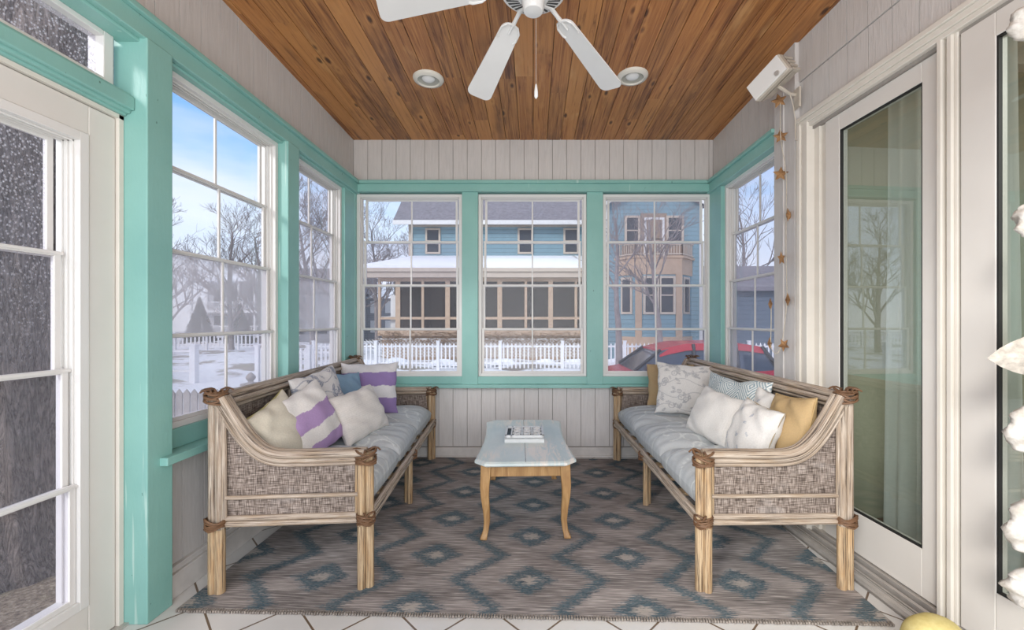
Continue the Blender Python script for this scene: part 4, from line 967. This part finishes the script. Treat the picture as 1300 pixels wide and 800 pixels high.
LB(MB().prism([(x, y, GZ) for x, y in bay], (0, 0, 4.3-GZ))).build('bay', M['lapblue'], hB)
def grow(k): return [(6.55+(x-6.55)*k, 23.02+(y-23.02)*k) for x, y in bay]
LB(MB().prism([(x, y, 3.55) for x, y in grow(1.04)], (0, 0, .85)).prism([(x, y, GZ) for x, y in grow(1.04)], (0, 0, 1.25)).prism([(x, y, 4.4) for x, y in grow(1.10)], (0, 0, .12))).build('bay_band', M['tanwood'], hB)
mb = MB()
for (xa, xb) in ((5.28, 5.62), (7.38, 7.72)): mb.box((xa, 22.0, .3), (xb, 22.06, 3.6))
LB(mb).build('bay_corner_trim', M['tanwood'], hB)
hwinB(5.80, 6.42, 1.6, 3.35, 22.05); hwinB(6.62, 7.24, 1.6, 3.35, 22.05)
for sg, (xa, ya, xb, yb) in ((-1, (4.55, 23.02, 5.35, 22.05)), (1, (8.55, 23.02, 7.65, 22.05))):
    A = Vector((xa, ya, 0)); Bv = Vector((xb, yb, 0)); d = (Bv-A); n_ = Vector((d.y, -d.x, 0)).normalized(); n_ = n_ if n_.y < 0 else -n_
    def q(t, z, k): p = A+d*t+n_*k; return (p.x, p.y, z)
    w_ = LB(MB().prism([q(.22, 1.5, .05), q(.80, 1.5, .05), q(.80, 3.45, .05), q(.22, 3.45, .05)], -n_*.08)).build('window', M['tanpale'], hB)
    LB(MB().prism([q(.32, 1.62, .07), q(.70, 1.62, .07), q(.70, 3.33, .07), q(.32, 3.33, .07)], -n_*.03)).build('pane', M['dkpane'], w_)
mb = MB(); gp = grow(1.05)
for i in range(3):
    A = Vector((*gp[i], 4.5)); Bv = Vector((*gp[i+1], 4.5)); nn = max(6, int((Bv-A).length/.14))
    mb.tube([A+Vector((0, 0, .75)), Bv+Vector((0, 0, .75))], .05, 4); mb.tube([A+Vector((0, 0, .12)), Bv+Vector((0, 0, .12))], .04, 4)
    for k in range(nn+1): p = A.lerp(Bv, k/nn); mb.tube([p+Vector((0, 0, .05)), p+Vector((0, 0, .75))], .028, 4)
LB(mb).build('balcony_railing', M['tanpale'], hB)
# --- dark house to the right
hC = empty('house', (12, 22, GZ), label='low slate-blue house with grey roof seen through the right side window', cat='house')
MB().box((-2.2, 0, -.3), (7, 6, 3.9)).build('wall', M['lapdark'], hC)
MB().prism([(-2.7, -.5, 3.8), (-2.7, 3, 5.3), (-2.7, 6.5, 3.8), (-2.7, 6.5, 3.6), (-2.7, 3, 5.1), (-2.7, -.5, 3.6)], (10, 0, 0)).build('roof', M['shingle'], hC)
MB().box((1.2, -.05, 1.4), (2.2, 0, 2.9)).build('window', M['dkpane'], hC)
# --- white house with double porch, grey house
hD = empty('house', (-32, 45, GZ), label='distant white two-storey house with columned double porch, through the near left window', cat='house')
MB().box((-4, 2, -.3), (4.2, 9, 6.3)).build('wall', M['lapwhite'], hD)
MB().prism([(-4.5, -.6, 6.2), (4.7, -.6, 6.2), (4.7, 9.4, 6.2), (-4.5, 9.4, 6.2)], (0, 0, .2)).prism([(-3.2, 1.0, 6.4), (3.4, 1.0, 6.4), (1.8, 4, 8.0), (-1.8, 4, 8.0)], (0, 3, 0)).build('roof', M['snow'], hD)
MB().box((-4.3, -.3, 2.9), (4.5, 2, 3.15)).box((-4.3, -.3, .3), (4.5, 2, .6)).build('porch_deck', M['trimwhite'], hD)
for k in range(6):
    x = -4.1+k*1.68; MB().box((x-.11, -.2, .6), (x+.11, .02, 6.2)).build('porch_column', M['trimwhite'], hD)
mb = MB()
for z in (.6, 3.15):
    mb.box((-4.1, -.15, z+.85), (4.3, -.07, z+.95))
    for k in range(50): mb.box((-4.1+k*.168, -.13, z), (-4.1+k*.168+.05, -.09, z+.9))
mb.build('porch_railing', M['trimwhite'], hD)
for (a, b) in ((-3.2, -2.2), (-1.4, -.4), (.6, 1.6), (2.4, 3.4)):
    for z in (.9, 3.7):
        MB().box((a, 1.9, z), (b, 2, z+1.7)).build('window', M['dkpane'], hD)
hE = empty('house', (-21.5, 42, GZ), label='distant grey house behind bare trees, through the far left window', cat='house')
MB().box((-3, 0, -.3), (3.5, 6, 5.0)).build('wall', M['lapgrey'], hE)
MB().prism([(-3.5, -.4, 4.9), (-3.5, 3, 7.6), (-3.5, 6.4, 4.9)], (7.5, 0, 0)).build('roof', M['shingle'], hE)
for (a, z) in ((-2, .8), (.2, .8), (2, .8), (-2, 3), (2, 3)): MB().box((a, -.05, z), (a+.9, 0, z+1.4)).build('window', M['dkpane'], hE)
hF = empty('house', (-17.0, 46, GZ), label='far grey-blue house glimpsed past the left end of the blue house porch', cat='house')
MB().box((-4, 0, -.3), (3.5, 6, 4.6)).build('wall', M['lapgrey'], hF); MB().prism([(-4.4, -.4, 4.5), (-4.4, 3, 6.6), (-4.4, 6.4, 4.5)], (8.3, 0, 0)).build('roof', M['snow'], hF)
for (a, z) in ((-2.4, .8), (-.6, .8), (1.0, .8), (-.6, 2.9), (1.0, 2.9)): MB().box((a, -.05, z), (a+.8, 0, z+1.3)).build('window', M['trimwhite'], hF)

# --- picket fences
M['fencewhite'] = simple('white_fence_paint', (.74, .74, .76), .6, .04, 4); M['fencebeige'] = simple('weathered_beige_fence', (.36, .33, .31), .8, .2, 5)
def fence(label, x0, x1, y, z0, h, m, sp=.15, pw_=.075, post=2.2, ph=0, pt=.06, finial=False, p0=None):
    root = empty('picket_fence', ((x0+x1)/2, y, z0), label=label, cat='fence', group=None); cx = (x0+x1)/2
    px = x0 if p0 is None else p0; n_ = 0
    while px <= x1+.01:
        mb = MB(); mb.box((px-cx-pt, -pt, -.2), (px-cx+pt, pt, h+.02)); mb.box((px-cx-pt*1.4, -pt*1.4, h+.02), (px-cx+pt*1.4, pt*1.4, h+.05))
        if finial: mb.lathe([(pt*.8, h+.05), (pt*.5, h+.08), (pt*.95, h+.13), (pt*.95, h+.16), (pt*.4, h+.21), (.001, h+.23)], c=(px-cx, 0, 0), n=12)
        mb.build('fence_post', M[m], root)
        a, b = px, min(px+post, x1)
        if b-a > .3:
            mb = MB(); mb.box((a-cx, .02, h*.80), (b-cx, .05, h*.80+.08)).box((a-cx, .02, h*.20), (b-cx, .05, h*.20+.08)); k = a+sp*.8
            while k < b-sp*.3:
                w_ = pw_/2; xx = k-cx; mb.prism([(xx-w_, -.0, .06), (xx+w_, 0, .06), (xx+w_, 0, h-.12), (xx, 0, h-.05), (xx-w_, 0, h-.12)], (0, .02, 0)); k += sp
            mb.build('picket_panel', M[m], root)
        px += post
    return root
fence('long white picket fence in the snow in front of the blue house', -9.02, 10.9, 18.6, GZ-.05, 1.22, 'fencewhite', .18, .062, 2.72, p0=-9.6+2.72*0+.0)
fence('white picket fence seen low through the far left window', -9.4, -5.9, 14.5, GZ, 1.22, 'fencewhite', .15, .08, 1.75)
fence('distant white picket fence in front of the white porch house', -33, -17, 31, GZ+.1, 1.1, 'fencewhite', .30, .12, 2.3)
fence('near weathered beige fence outside the near left window', -8.8, -3.7, 7.0, GZ, 1.02, 'fencebeige', .125, .105, 1.66, finial=True, pt=.075, p0=-7.97)
fence('white fence running in the snow at the middle of the left view', -20.0, -12.2, 15.3, GZ, 1.2, 'fencewhite', .9, .09, 2.6, pt=.10)

# --- trees
def barkmat(name, a, b, sc=1.0):
    m = NM(name, .95, 0, .1); w1 = m.noise(m.co((17*sc, 17*sc, 2.6*sc)), 1, 5, .62, 1.6); w2 = m.noise(m.co((45, 45, 16)), 1, 5, .7, .8)
    h = m.math('ADD', m.math('MULTIPLY', m.math('ABSOLUTE', m.math('SUBTRACT', w1, .5)), 3.2), m.math('MULTIPLY', w2, .55))
    m.col(m.ramp(h, [(.22, a), (.36, tuple((p+q)/2 for p, q in zip(a, b))), (.75, b)])); m.bump(h, .9, .05); return m.m
M['bark'] = barkmat('furrowed_bark', (.065, .05, .042), (.42, .355, .31)); M['twig'] = simple('grey_bare_branches', (.24, .205, .20), .9, .2, 5); M['twigdark'] = simple('brown_grey_branches', (.16, .13, .12), .9, .2, 5)
def bare_tree(base, h, r, seed, label, mat='twig', spread=.55, depth=5, sides=4, lean=(0, 0), clear=.22, tw=.010):
    rr = random.Random(seed); root = empty('bare_tree', base, label=label, cat='tree'); tk = MB(); cr2 = MB()
    # trunk
    pts = []; p = Vector((0, 0, -.1)); d = Vector((lean[0], lean[1], 1)).normalized(); n = 9; rad = []
    for i in range(n+1):
        pts.append(p.copy()); rad.append(r*(1-.80*i/n)+.008); p = p+d*h*.75/n; d = (d+Vector((rr.uniform(-.09, .09), rr.uniform(-.06, .06), .04))).normalized()
    tk.tube(pts, rad, 8)
    def branch(p, d, L, rad_, dep):
        q = [p.copy()]; n_ = 4
        for i in range(n_):
            d = (d+Vector((rr.uniform(-.22, .22), rr.uniform(-.22, .22), rr.uniform(-.05, .20)))).normalized(); p = p+d*L/n_; q.append(p.copy())
        cr2.tube(q, [max(tw*.6, rad_*(1-.16*i)) for i in range(n_+1)], sides if dep < 3 else 3, False)
        if dep >= depth: return
        for k in range(3 if dep < 4 else 2):
            t = rr.uniform(.35, 1); b = q[min(n_, int(t*n_))]; ax = d.orthogonal().normalized(); ax.rotate(Matrix.Rotation(rr.uniform(0, 6.28), 3, d)); nd = (d*math.cos(spread)+ax*math.sin(spread)).normalized(); branch(b, nd, L*rr.uniform(.55, .78), rad_*.55, dep+1)
    for i in range(2, n+1):
        if i/n < clear: continue
        for k in range(2):
            a = rr.uniform(0, 6.28); nd = Vector((math.cos(a)*.75, math.sin(a)*.75, rr.uniform(.45, 1.0))).normalized(); branch(pts[i], nd, h*.26*(1.15-.5*i/n), rad[i]*.5, 1)
    tk.build('trunk', M[mat], root, True); cr2.build('crown', M[mat], root)
    return root
bare_tree((3.42, 17.0, GZ), 8.0, .15, 4, 'slim bare tree in front of the blue house bay, left of two', 'twig', clear=.45, lean=(.02, 0), depth=4, tw=.007)
bare_tree((5.35, 18.0, GZ), 8.5, .16, 9, 'slim bare tree in front of the blue house bay, right of two', 'twig', clear=.42, lean=(.0, 0), depth=4, tw=.007)
bare_tree((-13.2, 36, GZ), 13, .22, 21, 'bare tree standing past the left end of the blue house', 'twig', depth=5, tw=.014)
bare_tree((-10.3, 38, GZ), 11, .20, 22, 'smaller bare tree close behind the left end of the blue house', 'twig', depth=5, tw=.014)
for k, (x, y, h, lab) in enumerate(((-23.5, 27, 10.5, 'bare tree at the left edge of the near left window view'), (-22, 31, 11.5, 'tall bare tree before the white porch house'), (-20.5, 32, 11, 'bare tree at the right edge of the near left window view'), (-13.2, 25.5, 11, 'bare tree filling the left of the far left window view'), (-12.8, 28, 12, 'bare tree filling the right of the far left window view'))):
    bare_tree((x, y, GZ), h, .2, 40+k, lab, 'twig', depth=5, tw=.012, clear=.2)
bare_tree((13.6, 27, GZ), 12, .2, 60, 'bare tree above the slate-blue house roof', 'twig', depth=4, tw=.014)
# big trunk right outside the left door
tr = empty('large_tree', (-4.62, 3.7, GZ), label='massive tree trunk with furrowed bark right outside the left door', cat='tree')
mb = MB(); n1, n2 = 90, 96; rr = random.Random(1)
for i in range(n1+1):
    z = -.1+6.2*i/n1; fl = .22*math.exp(-max(0, z)/.35); rad0 = .49+fl+.10*max(0, (z-3.2))**.8*.3; 
    for k in range(n2):
        a = 2*math.pi*k/n2; w_ = 1+.030*math.sin(a*11+1.2*math.sin(z*1.7))+.022*math.sin(a*23+z*2.3)+.015*math.sin(a*7-z*3)+fl*.35*math.sin(a*5+1)
        mb.v.append((rad0*w_*math.cos(a)-.02*math.sin(z*.8), rad0*w_*math.sin(a), z))
for i in range(n1):
    for k in range(n2): k2 = (k+1) % n2; mb.face([i*n2+k, i*n2+k2, (i+1)*n2+k2, (i+1)*n2+k])
mb.build('trunk', M['bark'], tr, 2)
mb = MB(); mb.tube(smoothpts([(.10, 0, 3.0), (.30, .02, 3.9), (.55, .05, 4.6), (.95, .1, 5.8), (1.5, .2, 7.5)], 5), [.34]*6+[.36]*5+[.33]*5+[.3]*5, 24); mb.build('limb', M['bark'], tr, True)
# evergreens
def fir(base, h, r, label):
    root = empty('fir_tree', base, label=label, cat='tree'); MB().tube([(0, 0, -.1), (0, 0, h*.5)], .08, 8).build('trunk', M['twigdark'], root); mb = MB(); rr = random.Random(int(h*100))
    for k in range(900):
        t = rr.random()**.8; z = h*(.08+.92*t); R0 = r*(1-t)+.03; a = rr.uniform(0, 6.28); p = Vector((0, 0, z)); q = Vector((R0*math.cos(a), R0*math.sin(a), z-.20*R0)); s_ = Vector((-math.sin(a), math.cos(a), 0))*(.10+.10*(1-t)); o = len(mb.v)
        mb.v += [tuple(p.lerp(q, .3)), tuple(p.lerp(q, .8)+s_), tuple(q), tuple(p.lerp(q, .8)-s_), tuple(p.lerp(q, .7)+Vector((0, 0, -.12)))]
        mb.face([o, o+1, o+2, o+3]); mb.face([o, o+4, o+2, o+1]); mb.face([o, o+3, o+2, o+4])
    mb.build('foliage', simple('dark_fir_needles', (.085, .11, .09), .9, .4, 9), root)
fir((-29.8, 38, GZ), 4.2, 1.5, 'dark fir tree left of two before the white porch house')
fir((-26.2, 38, GZ), 3.6, 1.4, 'dark fir tree right of two before the white porch house')

# --- red car
M['carred'] = simple('red_car_paint', (.40, .008, .025), .25, .04, 4, 0, 0, .6); M['cardark'] = simple('black_car_trim', (.03, .03, .033), .5); M['carglass'] = simple('dark_car_glass', (.06, .065, .075), .08, .05, 4, 0, 0, .8)
car = empty('car', (3.38, 10.45, GZ-.02), label='red sport utility car parked in front of the picket fence', cat='car')
def loft(prof_fn, xs_, name, m, smooth=True):
    mb = MB(); secs = [prof_fn(x) for x in xs_]; n = len(secs[0])
    for s_ in secs: mb.v += s_
    for i in range(len(secs)-1):
        for k in range(n): k2 = (k+1) % n; mb.face([i*n+k, i*n+k2, (i+1)*n+k2, (i+1)*n+k])
    mb.face(list(reversed(range(n)))); mb.face([(len(secs)-1)*n+k for k in range(n)]); return mb.build(name, m, car, smooth)
def lerpt(x, T_):
    for (a, b), (c, d) in zip(T_, T_[1:]):
        if x <= c: return b+(d-b)*max(0, (x-a))/(c-a)
    return T_[-1][1]
HOOD = [(-2.15, .55), (-2.0, .70), (-1.6, .80), (-1.0, .90), (-.9, .93), (2.0, .97), (2.15, .90), (2.2, .6)]
def sec_body(x):
    h = lerpt(x, HOOD); w_ = .86-(.12 if abs(x) > 2.0 else .0); return [(x, -w_, .30), (x, -w_-.02, .55), (x, -w_+.01, h-.10), (x, -w_+.10, h), (x, w_-.10, h), (x, w_-.01, h-.10), (x, w_+.02, .55), (x, w_, .30)]
loft(sec_body, [-2.15, -2.05, -1.8, -1.4, -1.0, -.5, 0, .5, 1, 1.5, 1.9, 2.1, 2.2], 'body', M['carred'])
ROOF = [(-1.02, .92), (-.45, 1.34), (.1, 1.46), (1.0, 1.48), (1.7, 1.42), (2.05, .98)]
def sec_glass(x):
    h = lerpt(x, ROOF)-.02; w_ = .80-.16*max(0, (h-.9))/.6; return [(x, -.82, .88), (x, -w_, h), (x, w_, h), (x, .82, .88)]
loft(sec_glass, [-1.02, -.75, -.45, .1, .5, 1, 1.4, 1.7, 2.05], 'windows', M['carglass'])
def sec_roof(x):
    h = lerpt(x, ROOF); return [(x, -.735, h-.13), (x, -.66, h+.01), (x, 0, h+.03), (x, .66, h+.01), (x, .735, h-.13)]
loft(sec_roof, [-.47, -.3, .1, .5, 1, 1.4, 1.72], 'roof', M['carred'])
for (a, b) in ((-1.02, -.45), (.25, .25), (1.15, 1.15), (2.02, 1.70)):
    for sg in (-1, 1):
        MB().tube([(a, sg*.83, .92), (b, sg*.69, lerpt(b, ROOF))], .035, 6).build('pillar', M['cardark'], car, True)
for x in (-1.35, 1.35):
    for sg in (-1, 1):
        w_ = MB().lathe([(.001, -.11), (.30, -.11), (.34, -.08), (.34, .08), (.30, .11), (.001, .11)], n=28, T=lambda p, x=x, sg=sg: (x+p[0], sg*.80+p[2], .34+p[1])).build('wheel', M['cardark'], car, True)
        MB().lathe([(.001, -.13), (.18, -.125), (.21, -.11)], n=20, T=lambda p, x=x, sg=sg: (x+p[0], sg*(.80-p[2]), .34+p[1])).build('hub', M['track'], w_, True)
MB().box((-2.19, -.75, .55), (-2.10, -.45, .68)).box((-2.19, .45, .55), (-2.10, .75, .68)).build('headlamp', M['plastic'], car, bevel=.01)
MB().box((-.78, -1.0, .93), (-.66, -.86, 1.06)).build('wing_mirror', M['carred'], car, bevel=.02)
car.scale = (1.08, 1.08, 1.08)
# --- snow lumps behind the fence
rr = random.Random(8)
for k in range(9):
    x = -8+1.75*k+rr.uniform(-.4, .4); mb = MB(); n1, n2 = 10, 16; a_, b_ = rr.uniform(.5, .9), rr.uniform(.22, .40)
    for i in range(n1+1):
        t = math.pi/2*i/n1
        for q_ in range(n2):
            an = 2*math.pi*q_/n2; w_ = 1+.15*math.sin(an*3+k)+.08*math.sin(t*9+an*4); mb.v.append((a_*math.cos(t)*math.cos(an)*w_, .5*math.cos(t)*math.sin(an)*w_, b_*math.sin(t)-.02))
    for i in range(n1):
        for q_ in range(n2): k2 = (q_+1) % n2; mb.face([i*n2+q_, i*n2+k2, (i+1)*n2+k2, (i+1)*n2+q_])
    o = mb.build('snow_mound', M['snow'], None, 2); o.location = (x, 20.6+rr.uniform(-.4, .4), GZ-.04); tag(o, 'low heap of snow behind the long white picket fence', 'snow mound', 'snow heaps behind the picket fence')
# --- fill lamp added to brighten the unlit room behind the glazed doors
il = bpy.data.lights.new('inner_room_fill', 'AREA'); il.shape = 'RECTANGLE'; il.size = 2.0; il.size_y = 1.4; il.energy = 75; il.color = (1, .97, .90)
io = bpy.data.objects.new('inner_room_fill', il); C.objects.link(io); io.location = (3.6, .2, 2.70)
